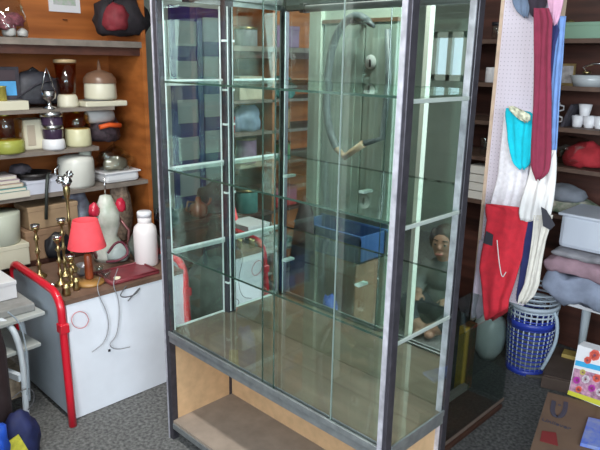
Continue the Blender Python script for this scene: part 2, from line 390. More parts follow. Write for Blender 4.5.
jar('domed_pot', (p.x, p.y + .01, z + .0345), [(0, 0), (.078, 0), (.082, .01), (.078, .095), (.072, .105), (0, .105)], CREAM, 'cream round pot with smoky domed lid and pointed knob', 'pot',
    parts=(('lid', [(.083, .080), (.080, .105), (.062, .128), (.030, .140), (.010, .146), (.006, .185), (0, .20)], mat('smoky dome', (.20, .11, .07), .3)),))
# --- third shelf
z = 1.055
p = P(8, 155, u=-1.08)
jar('oil_dispenser', (p.x, p.y, z), [(0, 0), (.072, 0), (.078, .008), (.078, .05), (.07, .062), (0, .062)], mat('olive plastic', (.38, .40, .08), .3), 'olive green juicer with amber bowl and brass coloured chute', 'juicer',
    parts=(('bowl', [(.065, .062), (.075, .07), (.075, .15), (.06, .17), (.03, .172), (.0, .172)], AMBERG), ('chute', [(.022, .17), (.022, .30), (.026, .305), (.018, .305), (.018, .17)], mat('olive gold', (.42, .36, .08), .25, .4))))
p = P(34, 148, u=-1.15)
r = empty('coffee_maker', (p.x, p.y, z), 'cream coffee maker on third shelf behind the brass chute', 'coffee maker')
MB().box((-.06, -.065, 0), (.06, .05, .145), bev=.008).build('body', CREAM, r); MB().box((.02, -.05, .02), (.062, -.01, .12), bev=.004).build('tank', mat('beige plastic', (.5, .42, .33), .4), r)
p = P(54, 146, u=-1.06)
jar('coffee_grinder', (p.x, p.y, z), [(0, 0), (.05, 0), (.055, .008), (.052, .045), (.045, .052), (0, .052)], WHITE, 'dark coffee grinder with white base and silver lid', 'grinder',
    parts=(('jar', [(.044, .052), (.048, .06), (.05, .16), (0, .165)], mat('dark jar', (.05, .03, .06), .2)), ('lid', [(0, .16), (.056, .16), (.056, .18), (.03, .19), (0, .19)], SILVER), ('stripe', [(.0495, .10), (.0515, .10), (.0515, .12), (.0495, .12)], SILVER)))
# silver two-handled cup standing on the grinder's lid height on its own shelf
p = P(50, 112, u=-1.04)
r = empty('trophy_cup', (p.x - .0, p.y, 1.252), 'small silver cup with tall looped handle on second shelf edge', 'cup')
MB().lathe([(0, 0), (.028, 0), (.03, .005), (.008, .015), (.008, .035), (.03, .05), (.038, .085), (.036, .085), (.02, .055), (0, .05)]).build('bowl', SILVER, r)
MB().tube([(0, -.03, .085), (0, -.012, .16), (0, 0, .19), (0, .012, .16), (0, .03, .085)], .0035, 8).build('handle', SILVER, r)
p = P(79, 149, u=-1.10)
jar('food_processor', (p.x, p.y, z), [(0, 0), (.062, 0), (.066, .01), (.062, .085), (.055, .09), (0, .09)], mat('pale cream plastic', (.66, .63, .40), .35), 'cream food processor with amber cone bowl', 'food processor',
    parts=(('bowl', [(.06, .09), (.066, .10), (.055, .15), (.03, .17), (0, .17)], AMBERG), ('chute', [(0, .165), (.018, .165), (.014, .22), (0, .22)], mat('olive gold', (.4, .3, .1), .3))))
# --- fourth shelf and things on the short third shelf end
p = P(107, 147, u=-1.16)
r = empty('orange_striped_bag', (p.x, p.y - .02, 1.057), 'black bag with bright orange stripe beside food processor', 'bag')
MB().lump((0, 0, .055), (.07, .10, .09), 21, .12).build('body', mat('black check', (.05, .03, .04), .7, 0, .8, 45, .4), r)
MB().tube([(.066, -.05, .085), (.074, 0, .095), (.066, .07, .088)], .013, 8).build('stripe', mat('orange cloth', (.85, .12, .02), .6), r)
p = P(103, 118, u=-1.12)
r = empty('paper_roll', (p.x, p.y - .02, 1.196), 'white paper roll lying above orange striped bag', 'paper roll')
MB().lathe([(.012, -.07), (.034, -.07), (.035, 0), (.034, .07), (.012, .07), (.012, -.07)], M=Matrix.Rotation(PI / 2, 4, 'X') @ Matrix.Rotation(.0, 4, 'Y')).build('paper', mat('paper', (.6, .6, .6), .7), r)
z = .848
p = P(78, 192, u=-1.10)
r = jar('crock', (p.x, p.y, z), [(0, 0), (.080, 0), (.088, .015), (.090, .13), (.085, .15), (.05, .162), (0, .165)], mat('white glaze', (.72, .72, .66), .3), 'large white lidded crock on fourth shelf', 'crock')
MB().lump((0, .055, .165), (.028, .032, .045), 3, .2).build('lid_knob', mat('grey green cloth', (.45, .48, .42), .7), r)
MB().tube([(0, -.085, .12), (0.01, -.115, .10), (.01, -.118, .06), (0, -.088, .04)], .006).build('handle', SILVER, r)
p = P(116, 182, u=-1.12)
r = empty('white_tub', (p.x, p.y, z), 'white plastic tub on fourth shelf holding clear bag', 'tub')
MB().box((-.08, -.10, 0), (.08, .10, .055), bev=.018).build('body', WHITE, r); MB().box((-.088, -.108, .05), (.088, .108, .06), bev=.004).build('rim', WHITE, r)
blob('clear_bag', (p.x, p.y, z + .058), (.075, .10, .075), BAG, 'crumpled clear plastic bag on white tub', 'plastic bag', 31, .3)
blob('bag_contents', (p.x, p.y, z + .058), (.045, .07, .045), mat('olive tin', (.30, .28, .22), .4, .3, .5, 20), 'greyish tin shapes inside the clear bag on white tub', 'tin', 33, .2)
p = P(42, 198, u=-1.10)
carton('shoe_box', (p.x, p.y, z), (.14, .19, .065), mat('white card', (.62, .64, .74), .6), 'white shoe box on fourth shelf under frying pan', 'box')
pan = empty('frying_pan', (p.x, p.y - .03, z + .069), 'dark frying pan with long handle on white shoe box', 'frying pan')
MB().lathe([(0, 0), (.065, 0), (.085, .03), (.082, .03), (.062, .006), (0, .006)]).build('body', mat('iron', (.05, .045, .045), .4, .5), pan)
MB().tube([(.06, .05, .025), (.09, .03, .02), (.10, .015, -.05), (.10, .0, -.19)], .008, 8).build('handle', mat('iron2', (.06, .07, .065), .4, .4), pan)
cols = [(.62, .6, .52), (.12, .3, .3), (.5, .4, .3), (.45, .35, .4), (.55, .5, .5)]
zz = z; p = P(6, 192, u=-1.08)
for i, (nm, c) in enumerate(zip(('pale cream book at the bottom of the book stack', 'teal green book second in the book stack', 'tan book in the middle of the book stack', 'dusty pink book fourth in the book stack', 'pale grey book on top of the book stack'), cols)):
    h = .03 if i == 0 else .018
    b_ = empty('book', (p.x - .01 * i, p.y - .01 * i, zz), nm, 'book', 'books stacked on the fourth shelf')
    MB().box((-.07, -.10, .0), (.07, .085, h - .001), bev=.001).build('cover', mat('book cover %d' % i, c, .6), b_)
    MB().box((-.06, -.1005, .003), (.0708, .08, h - .004)).build('pages', mat('pages', (.7, .66, .55), .8), b_)
    zz += h
blob('black_pouch', (p.x - .01, p.y + .08, zz), (.04, .05, .03), DARKF, 'black pouch lying on end of book stack', 'pouch', 9)
# --- lower shelf z .52 and behind the table
z = .52
p = P(4, 236, u=-1.08)
jar('enamel_pot', (p.x, p.y - .02, z + .11), cyl(.09, .10, .15), mat('pale enamel', (.55, .58, .48), .35), 'pale green enamel pot on cream box at far left', 'pot')
carton('cream_box', (p.x, p.y - .02, z), (.17, .20, .108), CREAM, 'cream box under pale green enamel pot', 'box')
p = P(44, 225, u=-1.12)
carton('carton', (p.x, p.y, z), (.18, .26, .15), BROWNC, 'brown carton on low shelf behind the candlesticks', 'carton')
MB_ = carton('carton', (p.x, p.y + .02, z + .154), (.17, .25, .11), mat('tan card', (.40, .27, .16), .8, 0, .2, 12), 'upper tan carton stacked directly under the white shoe box shelf', 'carton')
blob('black_cloth', (p.x + .11, p.y + .02, z + .005), (.03, .07, .08), BLACK, 'black cloth bundle stuffed beside brown cartons', 'cloth', 17, .1)
blob('folded_clothes', (-1.14, P(78, 205, u=-1.1).y, z), (.08, .09, .20), mat('blue grey cloth', (.22, .26, .32), .9, 0, .6, 14, .5, col2=(.05, .03, .05)), 'heap of blue grey clothes under white crock', 'clothes', 23, .25)
blob('burlap_sack', (P(122, 225, u=-1.08).x, P(122, 225, u=-1.08).y, z), (.05, .06, .24), mat('burlap', (.28, .20, .15), .9, 0, .5, 60, .6), 'brown woven sack behind white bottle', 'sack', 27, .15)
MB_ = P(122, 205, u=-1.08)
tag(MB().tube([MB_ + Vector((0, -.04, -.06)), MB_ + Vector((0, -.02, .03)), MB_ + Vector((0, 0, .07)), MB_ + Vector((0, .02, .03)), MB_ + Vector((0, .05, -.06))], .005).build('rope_handle', mat('rope', (.45, .33, .2), .9)), 'looped rope handle above brown woven sack', 'rope')

# ================================================================== things on the table
TZ = .545
# lamp
p = P(90, 292, z=TZ); p = Vector((-.50, P(90, 285, u=-.50).y, TZ))
lp = empty('table_lamp', p, 'red shaded table lamp with wooden stem on table', 'lamp')
MB().lathe([(0, 0), (.062, 0), (.065, .006), (.06, .014), (.02, .02), (0, .02)]).build('base', mat('amber wood', (.35, .18, .05), .4, 0, .3, 20), lp)
MB().lathe([(0, .02), (.016, .02), (.018, .03), (.017, .125), (.012, .135), (0, .135)]).build('stem', mat('red brown wood', (.30, .06, .02), .35, 0, .3, 20), lp)
MB().lathe([(0, .135), (.009, .135), (.012, .15), (.008, .19), (0, .19)]).build('socket', BRASS, lp)
MB().lathe([(.080, .165), (.052, .285), (.050, .285), (.078, .165), (.080, .165)], n=32).build('lamp_shade', mat('red shade', (.80, .07, .09), .8, 0, .1, 40), lp)
# candlesticks
def candle(loc, h, label, r=.03):
    c = empty('candlestick', loc, label, 'candlestick', 'brass candlesticks on the table')
    prof = [(0, 0), (r, 0), (r * 1.05, .006), (r * .7, .014), (.008, .024)]
    for q in (.25, .5, .75): prof += [(.006, h * q - .012), (.013, h * q), (.006, h * q + .012)]
    prof += [(.006, h - .03), (.010, h - .024), (.017, h - .012), (.018, h), (.012, h), (.010, h - .01), (0, h - .01)]
    MB().lathe(prof, n=14).build('stem', BRASS, c)
    MB().lathe([(0, h - .008), (.017, h - .006), (.021, h + .006), (.019, h + .007), (.015, h), (0, h)], n=14).build('cup', SILVER, c)
    return c
# the candelabra frame pieces stand by themselves
spots = [(35, 226, -.72, .31, 'brass candlestick furthest left on table'), (57, 237, -.56, .24, 'short brass candlestick between two taller ones'),
         (61, 220, -.66, .30, 'tall brass candlestick left of the red lamp shade'), (70, 256, -.52, .16, 'brass candlestick partly under the red lamp shade')]
for x, y, u_, h, lb in spots:
    q = P(x, y, u=u_); candle((q.x, q.y, TZ), q.z - TZ, lb)
q = P(65, 172, u=-.70)
r = empty('candelabra', (q.x, q.y, TZ), 'very tall silver and brass candelabra rising above the others', 'candelabra')
hh = q.z - TZ
MB().lathe([(0, 0), (.035, 0), (.036, .006), (.012, .02), (.006, .05), (.006, hh * .5), (.012, hh * .52), (.006, hh * .55), (.007, hh * .72), (.014, hh * .78), (.016, hh * .84), (.008, hh * .9), (0, hh * .9)], n=14).build('stem', BRASS, r)
MB().lump((0, 0, hh * .9), (.02, .02, .03), 4, .3).lump((.01, -.028, hh * .93), (.014, .016, .02), 6, .3).lump((0, .02, hh * .97), (.014, .014, .02), 7, .3).build('finial', SILVER, r)
# small glass and metal bits on the table
for i, (x, y, u_, rr, hh, m_, lb, nm, ct) in enumerate([
    (52, 283, -.52, .012, .03, SILVER, 'tiny silver thimble cup by the short candlestick', 'small_cup', 'cup'),
    (76, 284, -.46, .016, .05, BRASS, 'squat brass vase left of lamp stem', 'small_vase', 'vase'),
    (66, 289, -.43, .018, .045, BRASS, 'brass egg cup on front edge of table', 'egg_cup', 'egg cup'),
    (99, 268, -.52, .020, .06, CLEARG, 'clear drinking glass right of lamp stem', 'drinking_glass', 'glass'),
    (106, 276, -.46, .022, .05, CLEARG, 'clear glass tumbler in front of burgundy tray', 'drinking_glass', 'glass'),
    (117, 277, -.43, .015, .022, mat('cream soap', (.8, .75, .55), .4), 'cream soap piece near burgundy tray', 'soap', 'soap'),
    (83, 262, -.62, .03, .05, mat('grey pewter', (.4, .4, .42), .3, .6), 'grey pewter bowl behind lamp stem', 'pewter_bowl', 'bowl')]):
    q = P(x, y, u=u_)
    jar(nm, (q.x, q.y, TZ), [(0, 0), (rr * .8, 0), (rr, hh * .3), (rr * .75, hh * .7), (rr * 1.05, hh), (rr * .95, hh), (rr * .6, hh * .7), (0, hh * .35)], m_, lb, ct, n=14)
# ornate ceramic with red hearts
q = P(105, 262, u=-.60)
r = empty('ceramic_ornament', (-.74, P(109, 250, u=-.74).y, TZ), 'pale ceramic doll ornament with red hearts at both shoulders', 'ornament')
CER = mat('pale ceramic', (.60, .60, .56), .35, 0, .3, 22, col2=(.4, .45, .36))
MB().lathe([(0, 0), (.05, 0), (.058, .02), (.05, .06), (.032, .09), (.045, .13), (.047, .17), (.03, .21), (.02, .235), (0, .24)], n=20).build('body', CER, r)
H = mat('red glaze', (.5, .02, .05), .25)
for s_ in (-1, 1):
    MB().lump((.01, .052 * s_, .19), (.018, .020, .03), 2 + s_, .12).build('heart', H, r)
    MB().tube([(0, .045 * s_, .15), (.02, .075 * s_, .1), (.02, .07 * s_, .05), (.01, .055 * s_, .02)], .006).build('scroll', mat('scroll metal', (.25, .1, .1), .35, .4), r)
MB().tube([(0, 0, .24), (.0, .0, .30)], .0025).build('hook', SILVER, r)
MB().lump((0.045, .01, .03), (.035, .045, .04), 12, .1).build('bowl', mat('grey glaze', (.4, .46, .45), .3), r); r.scale = (1.3, 1.3, 1.35)
q = P(118, 255, u=-.62)
wire([q + Vector((0, -.05, .02)), q + Vector((.02, -.02, .07)), q + Vector((0, .03, .06)), q + Vector((.02, .05, .0)), q + Vector((.0, .0, -.03)), q + Vector((.0, -.06, -.02))], .006, mat('burgundy cord', (.15, .03, .05), .5), 'burgundy coiled cord beside ceramic ornament', 'cord')
# burgundy tray
q = P(122, 277, z=TZ + .01)
r = empty('tray', (-.49, P(125, 275, u=-.50).y, TZ), 'burgundy tray lying flat in front of white bottle', 'tray')
MB().box((-.08, -.12, 0), (.09, .12, .014), bev=.005).build('body', mat('burgundy', (.20, .03, .04), .45, 0, .2, 20), r)
MB().tube([(-.075, -.115, .016), (.085, -.115, .016), (.085, .115, .016), (-.075, .115, .016)], .005, 8, closed=True).build('rim', mat('burgundy', (.2, .03, .04), .4), r)
# white bottle
q = P(147, 270, u=-.56)
jar('white_bottle', (q.x, q.y, TZ), [(0, 0), (.052, 0), (.055, .006), (.055, .16), (.05, .185), (.03, .205), (0, .205)], mat('pinkish white plastic', (.82, .76, .76), .4), 'tall pinkish white plastic bottle beside cabinet post', 'bottle',
    parts=(('neck', [(.028, .2), (.032, .21), (.032, .235), (0, .237)], mat('pinkish white plastic', (.8, .76, .76), .4)), ('cap', [(0, .234), (.034, .234), (.034, .255), (.03, .26), (0, .26)], WHITE)))
# things seen through the cabinet's left glass
q = P(172, 262, u=-.60)
jar('tea_urn', (-.62, .30, TZ), [(0, 0), (.05, 0), (.055, .01), (.075, .05), (.08, .09), (.06, .13), (.03, .145), (0, .15)], mat('dull pewter', (.16, .17, .15), .35, .5, .4, 20), 'dark pewter teapot on far end of table seen through glass', 'teapot',
    parts=(('knob', [(0, .15), (.01, .15), (.014, .165), (0, .175)], BLACK), ('spout', [(.001, .06), (.002, .06), (0, .07)], BLACK)))
q = P(150, 300, u=-1.0)
blob('dark_blanket', (-1.16, .84, 0), (.20, .22, .42), mat('dark blanket', (.05, .055, .055), .95, 0, .6, 9, .5), 'dark blanket heap beyond the table seen through cabinet', 'blanket', 41, .2)
blob('dark_cushion', (-.85, .72, 0), (.18, .20, .28), mat('grey green cushion', (.10, .12, .11), .95, 0, .5, 9, .5), 'dark grey cushion on floor beyond the red frame', 'cushion', 43, .15)
for i, (x, y, u_, h_, m_, lb) in enumerate([(176, 212, -1.02, .11, BLACK, 'black kettle on the dark blanket heap'), (205, 205, -1.05, .12, mat('russet glaze', (.18, .07, .04), .3), 'russet jug standing beside black kettle')]):
    q = P(x, y, u=u_)
    r = empty('kettle' if i == 0 else 'jug', (q.x, q.y - .05, .575), lb, 'kettle' if i == 0 else 'jug')
    MB().lathe([(0, 0), (.045, 0), (.058, .03), (.05, .07), (.022, .09), (.012, h_), (0, h_)]).build('body', m_, r)
    MB().tube([(0, .05, .05), (.0, .085, .07), (0, .095, .10)], .008).build('spout', m_, r)
    MB().tube([(0, -.04, .03), (0, -.09, .05), (0, -.075, .10), (0, -.02, .09)], .006).build('handle', m_, r)
# low chest that carries the kettle and the jug
r = empty('low_chest', (-1.19, .99, 0), 'dark low chest under kettle and jug', 'chest')
MB().box((-.12, -.30, .0), (.2, .36, .57), bev=.008).build('body', WOODD, r)
for yy in (-.18, .18):
    d_ = MB().box((.2, yy - .16, .09), (.212, yy + .16, .53), bev=.004).build('door', WOODD, r); MB().box((.212, yy - .02, .3), (.225, yy + .02, .31)).build('handle', BRASS, d_)
bpy.data.objects['dark_blanket'].location = (-1.12, 1.15, .571); bpy.data.objects['dark_blanket'].scale = (.6, .7, .3)
bpy.data.objects['dark_cushion'].location = (-.72, .78, 0)
# blue framed screen with pale panes
q0 = P(172, 8, u=-1.33); q1 = P(197, 205, u=-1.33)
vb0, vb1 = q0.y, P(222, 100, u=-1.33).y
r = empty('folding_screen', (-1.36, vb0, 0), 'tall dark blue screen with pale square panes seen through cabinet', 'screen')
z0s, z1s = .42, 1.80
MB().box((-.012, 0, z0s - .42), (.0, vb1 - vb0 + .22, z1s)).build('backing', BLUEP, r)
fr = MB()
colw = (vb1 - vb0 + .04) / 2; rowh = .235
fr.box((0, 0, 0), (.025, vb1 - vb0 + .22, .10))
fr.build('bottom_rail', BLUEP, r)
PANE = mat('frosted pane', (.25, .31, .31), .35, 0, .1, 10)
for c in range(2):
    for k in range(6):
        zt = z1s - .085 - k * rowh + (.03 if c else 0)
        a = .028 + c * (colw + .0); 
        MB().box((.0, a, zt - .145), (.012, a + colw - .045, zt)).build('pane', PANE, r)
for c in range(4):
    y_ = c * colw - .01; MB().box((.0, y_, .1), (.024, y_ + .03, z1s)).build('stile', BLUEP, r)

# ================================================================== lower left: white stand, bags
q = P(28, 432, z=0)
sd = empty('white_metal_stand', (q.x, q.y, 0), 'white tubular stand stacked with papers at lower left', 'stand')
WT = mat('white tube paint', (.68, .74, .80), .35)
A = P(26, 428, u=q.x); pts = [P(27, 432, u=-.43), P(25, 390, u=-.44), P(22, 355, u=-.45), P(14, 330, u=-.47), P(4, 321, u=-.50), P(-14, 318, u=-.56)]
def smooth(pts, it=2):
    q = [Vector(p) for p in pts]
    for _ in range(it):
        n = [q[0]]
        for a, c in zip(q, q[1:]): n += [a * .75 + c * .25, a * .25 + c * .75]
        q = n + [q[-1]]
    return q
pl = smooth(pts); pl[0].z = 0.0
MB().tube(rel(sd, pl), .0125, 12).build('leg', WT, sd)
back = [p_ + Vector((-.24, .10, 0)) for p_ in pl]
MB().tube(rel(sd, back), .0125, 12).build('leg', WT, sd)
a_, c_ = P(23, 377, u=-.445), P(-12, 385, u=-.62)
MB().box((-.36, -.02, -.014), (.0, .0, .014), M=Matrix.Translation(L(sd, a_)) @ Matrix.Rotation(.25, 4, 'Z')).build('crossbar', WT, sd)
for x, y, nm in ((18, 318, 'upper'), (14, 350, 'lower')):
    c = P(x, y, u=-.50); MB().box((-.30, -.22, -.010), (.03, .10, .006), M=Matrix.Translation(L(sd, c)) @ Matrix.Rotation(.1, 4, 'Z'), bev=.003).build('shelf', mat('grey laminate', (.42, .44, .42), .5), sd)
c = P(8, 300, u=-.58)
tag(MB().box((-.22, -.2, 0), (.07, .08, .035), bev=.006).build('newspaper_bundle', mat('grey paper', (.28, .28, .27), .8, 0, .2, 20), loc=(c.x, c.y, P(18, 318, u=-.5).z + .0065)), 'grey folded newspapers on top of white stand', 'newspaper')
c = P(10, 282, u=-.62)
carton('white_box', (c.x - .08, c.y - .06, P(18, 318, u=-.5).z + .043), (.18, .16, .075), WHITE, 'white box on newspapers at far left edge', 'box')
c = P(16, 365, u=-.50)
carton('wooden_box', (c.x - .10, c.y - .04, .12), (.18, .16, .10), mat('tan wicker', (.35, .28, .20), .8, 0, .4, 40, .4), 'tan wooden box inside white stand', 'box')
# brown coat bag, navy bag, yellow booklet, blue bag
c = P(2, 400, u=-.30)
blob('brown_bag', (-.39, -.54, 0), (.065, .075, .50), mat('brown leather', (.045, .028, .03), .6, 0, .4, 10, .4), 'dark brown bag standing in front of white stand', 'bag', 51, .1)
c = P(14, 420, u=-.34)
blob('navy_bag', (-.285, -.475, 0), (.06, .065, .13), mat('navy cloth', (.012, .018, .09), .7, 0, .4, 14, .4), 'navy blue bag on floor at bottom left', 'bag', 53, .14)
c = Vector((-.205, -.49, 0))
r = empty('yellow_booklet', (c.x, c.y, .0), 'yellow booklet leaning against navy bag', 'booklet')
MB().box((-.004, -.035, .0), (.004, .03, .13), M=Matrix.Rotation(-.25, 4, 'Y') @ Matrix.Rotation(.3, 4, 'X')).build('cover', mat('yellow print', (.55, .52, .05), .5, 0, .3, 60), r)
c = P(3, 445, z=.12)
blob('blue_bag', (-.225, -.595, 0), (.05, .055, .15), mat('bright blue plastic', (.02, .10, .62), .35, 0, .2, 12), 'bright blue plastic bag at bottom left corner', 'bag', 57, .2)
wire([P(12, 398, u=-.40), P(25, 388, u=-.40), P(34, 390, u=-.40), P(34, 402, u=-.40), P(28, 410, u=-.40)], .0022, mat('dark wire', (.1, .1, .11), .5), 'dark cable looping around leg of white stand')
wire([P(8, 312, u=-.40), P(20, 322, u=-.41), P(26, 345, u=-.40), P(28, 370, u=-.39), P(27, 395, u=-.39)], .003, mat('grey cable', (.35, .42, .48), .5), 'pale grey cable running down white stand leg')

# ================================================================== right: pegboard with clothes
PV = 1.22
PEGM = bpy.data.materials.new('perforated board'); PEGM.use_nodes = True; nt = PEGM.node_tree; bs = nt.nodes['Principled BSDF']
tc = nt.nodes.new('ShaderNodeTexCoord'); mp = nt.nodes.new('ShaderNodeVectorMath'); mp.operation = 'SCALE'; mp.inputs['Scale'].default_value = 62
fr_ = nt.nodes.new('ShaderNodeVectorMath'); fr_.operation = 'FRACTION'; sb = nt.nodes.new('ShaderNodeVectorMath'); sb.operation = 'SUBTRACT'; sb.inputs[1].default_value = (.5, .5, .5)
ml = nt.nodes.new('ShaderNodeVectorMath'); ml.operation = 'MULTIPLY'; ml.inputs[1].default_value = (1, 0, 1)
ln = nt.nodes.new('ShaderNodeVectorMath'); ln.operation = 'LENGTH'; lt = nt.nodes.new('ShaderNodeMath'); lt.operation = 'LESS_THAN'; lt.inputs[1].default_value = .14
mx = nt.nodes.new('ShaderNodeMixRGB'); mx.inputs[1].default_value = (.76, .70, .80, 1); mx.inputs[2].default_value = (.50, .45, .54, 1)
for a, c in ((tc.outputs['Object'], mp.inputs[0]), (mp.outputs[0], fr_.inputs[0]), (fr_.outputs[0], sb.inputs[0]), (sb.outputs[0], ml.inputs[0]), (ml.outputs[0], ln.inputs[0]), (ln.outputs['Value'], lt.inputs[0]), (lt.outputs[0], mx.inputs[0]), (mx.outputs[0], bs.inputs['Base Color'])): nt.links.new(a, c)
bs.inputs['Roughness'].default_value = .6
ua = P(505, 0, v=PV).x; ub = P(560, 0, v=PV).x
pg = empty('pegboard_stand', (ua, PV, 0), 'tall white perforated board hung with clothes right of cabinet', 'pegboard')
wd = ub - ua
MB().box((.0, .0, .50), (wd, .012, 2.0)).build('board', PEGM, pg)
TANW = mat('pale tan wood', (.72, .55, .42), .6, 0, .15, 20)
MB().box((-.014, -.004, .36), (.0, .03, 2.6)).build('edge_post', TANW, pg); MB().box((wd, -.004, .55), (wd + .014, .03, 2.6)).build('edge_post', TANW, pg)
MB().box((-.014, .012, 1.2), (wd + .014, .03, 1.24)).build('rail', TANW, pg)

def cloth(name, rows, v, m, label, cat, folds=4, amp=.006, seed=0, group='clothes hanging on the perforated board', nx=22, top_u=None):
    """hanging cloth outlined by rows (y, left, right) as seen, hung at depth v, draped with folds, thickness 4 mm"""
    rnd = random.Random(seed); ph = rnd.random() * 6
    ys = [r[0] for r in rows]; ny = max(8, int((ys[-1] - ys[0]) / 4)); 
    def at(y):
        for a, c in zip(rows, rows[1:]):
            if y <= c[0]:
                t = (y - a[0]) / (c[0] - a[0]); return a[1] + (c[1] - a[1]) * t, a[2] + (c[2] - a[2]) * t
        return rows[-1][1:]
    bm = bmesh.new(); G = [[], []]
    for side in (0, 1):
        for j in range(ny + 1):
            y = ys[0] + (ys[-1] - ys[0]) * j / ny; l, r_ = at(y); line = []
            for i in range(nx + 1):
                s = i / nx; x = l + (r_ - l) * s
                yy = j / ny
                d = amp * (1.5 * noise.noise(Vector((s * folds * .9 + seed, yy * 1.6 + .5 * s, seed * .37))) + .8 * noise.noise(Vector((s * folds * 2.1 + yy * 1.5, yy * 3 + seed, 2.0))) + .35 * math.sin(s * folds * 5 + 2.5 * yy + ph))
                q = P(x, y, v=v); q.y += d + (0.0 if side else .004) 
                if j == ny: q.z += .004 * math.sin(s * 11 + ph)
                line.append(bm.verts.new(q))
            G[side].append(line)
    for side in (0, 1):
        g = G[side]
        for j in range(ny):
            for i in range(nx): bm.faces.new((g[j][i], g[j][i + 1], g[j + 1][i + 1], g[j + 1][i])).smooth = True
    a, c = G
    for j in range(ny):
        bm.faces.new((a[j][0], a[j + 1][0], c[j + 1][0], c[j][0])); bm.faces.new((a[j][nx], c[j][nx], c[j + 1][nx], a[j + 1][nx]))
    for i in range(nx):
        bm.faces.new((a[0][i], c[0][i], c[0][i + 1], a[0][i + 1])); bm.faces.new((a[ny][i], a[ny][i + 1], c[ny][i + 1], c[ny][i]))
    k = MB(); k.b.free(); k.b = bm
    o = k.build(name, m); return tag(o, label, cat, group)
def fab(name, c, n=.15, ns=25): return mat(name, c, .85, 0, n, ns, .15, sheen=.1)
cloth('light_blue_garment', [(16, 548, 566), (40, 553, 564), (60, 550, 563), (100, 549, 560), (150, 546, 557), (175, 545, 554), (182, 545, 549)], PV - .035, fab('light blue', (.22, .38, .75)), 'long light blue garment at right edge of board', 'garment', 3, .005, 3)
cloth('navy_garment', [(22, 544, 556), (30, 545, 559), (45, 545, 555), (90, 544, 551), (130, 543, 549)], PV - .045, fab('navy', (.03, .04, .16)), 'navy garment between maroon and light blue ones', 'garment', 2, .004, 4)
cloth('maroon_garment', [(8, 534, 549), (20, 534, 553), (60, 534, 551), (110, 533, 551), (150, 531, 551), (166, 531, 550), (173, 533, 548), (180, 536, 541)], PV - .085, fab('maroon', (.26, .025, .065)), 'long maroon garment hanging down middle of board', 'garment', 3, .006, 5)
cloth('pink_top', [(-6, 546, 564), (5, 548, 562), (18, 549, 559), (25, 551, 557)], PV - .06, fab('pink', (.75, .42, .60)), 'short pink top at top right of board', 'garment', 3, .005, 6)
cloth('grey_blue_sock', [(-6, 511, 531), (4, 513, 530), (12, 517, 529), (17, 523, 528)], PV - .03, fab('grey blue', (.16, .22, .33)), 'grey blue cloth at top left of board', 'garment', 3, .005, 7)
cloth('black_sock', [(-6, 527, 549), (6, 529, 546), (13, 530, 542), (18, 533, 537)], PV - .04, fab('black wool', (.03, .02, .035)), 'black cloth hanging next to grey blue cloth', 'garment', 3, .005, 8)
cloth('white_lace_top', [(112, 504, 528), (130, 502, 530), (150, 500, 530), (175, 498, 528), (195, 493, 526), (208, 490, 522), (217, 491, 512), (224, 493, 504), (229, 495, 500)], PV - .035, fab('white lace', (.90, .88, .94), .12, 60), 'white lace top below turquoise one', 'garment', 4, .006, 9)
cloth('turquoise_top', [(108, 506, 511), (113, 505, 535), (125, 506, 535), (140, 508, 533), (155, 511, 532), (163, 513, 530), (167, 516, 528), (169, 519, 526)], PV - .06, fab('turquoise', (.0, .62, .80), .12), 'bright turquoise top in middle of board', 'garment', 4, .006, 10)
cloth('flowered_scarf', [(106, 508, 514), (110, 509, 522), (115, 514, 530), (120, 520, 530), (122, 524, 528)], PV - .075, fab('flower cloth', (.7, .72, .55), .5, 60), 'small flowered scarf over top of turquoise top', 'scarf', 3, .004, 11)
cloth('red_garment', [(204, 486, 490), (209, 485, 530), (220, 487, 527), (240, 484, 523), (258, 481, 521), (268, 480, 518), (285, 482, 513), (300, 483, 508), (312, 484, 507), (320, 485, 496)], PV - .055, fab('bright red', (.78, .03, .055), .18), 'bright red garment with dark tag low on board', 'garment', 3, .008, 12)
red = bpy.data.objects['red_garment']
MB().tube(smooth([P(497, 240, v=PV - .075), P(499, 262, v=PV - .075), P(502, 279, v=PV - .075), P(506, 272, v=PV - .075)]), .0022, 6).build('drawstring', mat('white cloth', (.88, .86, .85), .85), red)
o = cloth('white_long_garment', [(150, 551, 556), (165, 531, 556), (180, 527, 555), (200, 521, 553), (212, 519, 551), (221, 520, 548)], PV - .06, fab('white cloth', (.88, .86, .85), .1), 'white pleated garment hanging under maroon one', 'garment', 6, .007, 13)
cloth('navy_trim', [(220, 526, 536), (245, 523, 533), (270, 520, 530), (295, 516, 526), (302, 516, 520)], PV - .04, fab('navy', (.03, .04, .16)), 'narrow navy strip between red and cream garments', 'garment', 1, .003, 14, nx=8)
cloth('cream_garment', [(215, 534, 553), (228, 533, 550), (240, 532, 546), (260, 529, 542), (285, 524, 539), (296, 519, 534), (304, 518, 525)], PV - .06, fab('cream cloth', (.82, .78, .70), .12), 'cream garment hanging lowest right on board', 'garment', 4, .007, 15)
cloth('lilac_garment', [(240, 479, 492), (262, 476, 488), (290, 473, 486), (312, 471, 484), (318, 471, 481)], PV - .02, fab('lilac', (.72, .62, .74)), 'pale lilac cloth showing left of red garment', 'garment', 2, .004, 17, nx=10)
for nm, pts, lb in (('clothing_tag', [(486, 231), (493, 235), (492, 246), (483, 243)], 'dark square tag on left of red garment'), ('clothing_tag', [(541, 207), (546, 210), (555, 225), (550, 230), (543, 226)], 'dark grey tag on cream garment')):
    k = MB(); k.prism([P(x, y, v=PV - .09) for x, y in pts], (0, .003, 0)); tag(k.build(nm, mat('dark tag', (.05, .05, .065), .6)), lb, 'tag', 'tags on the hanging clothes')

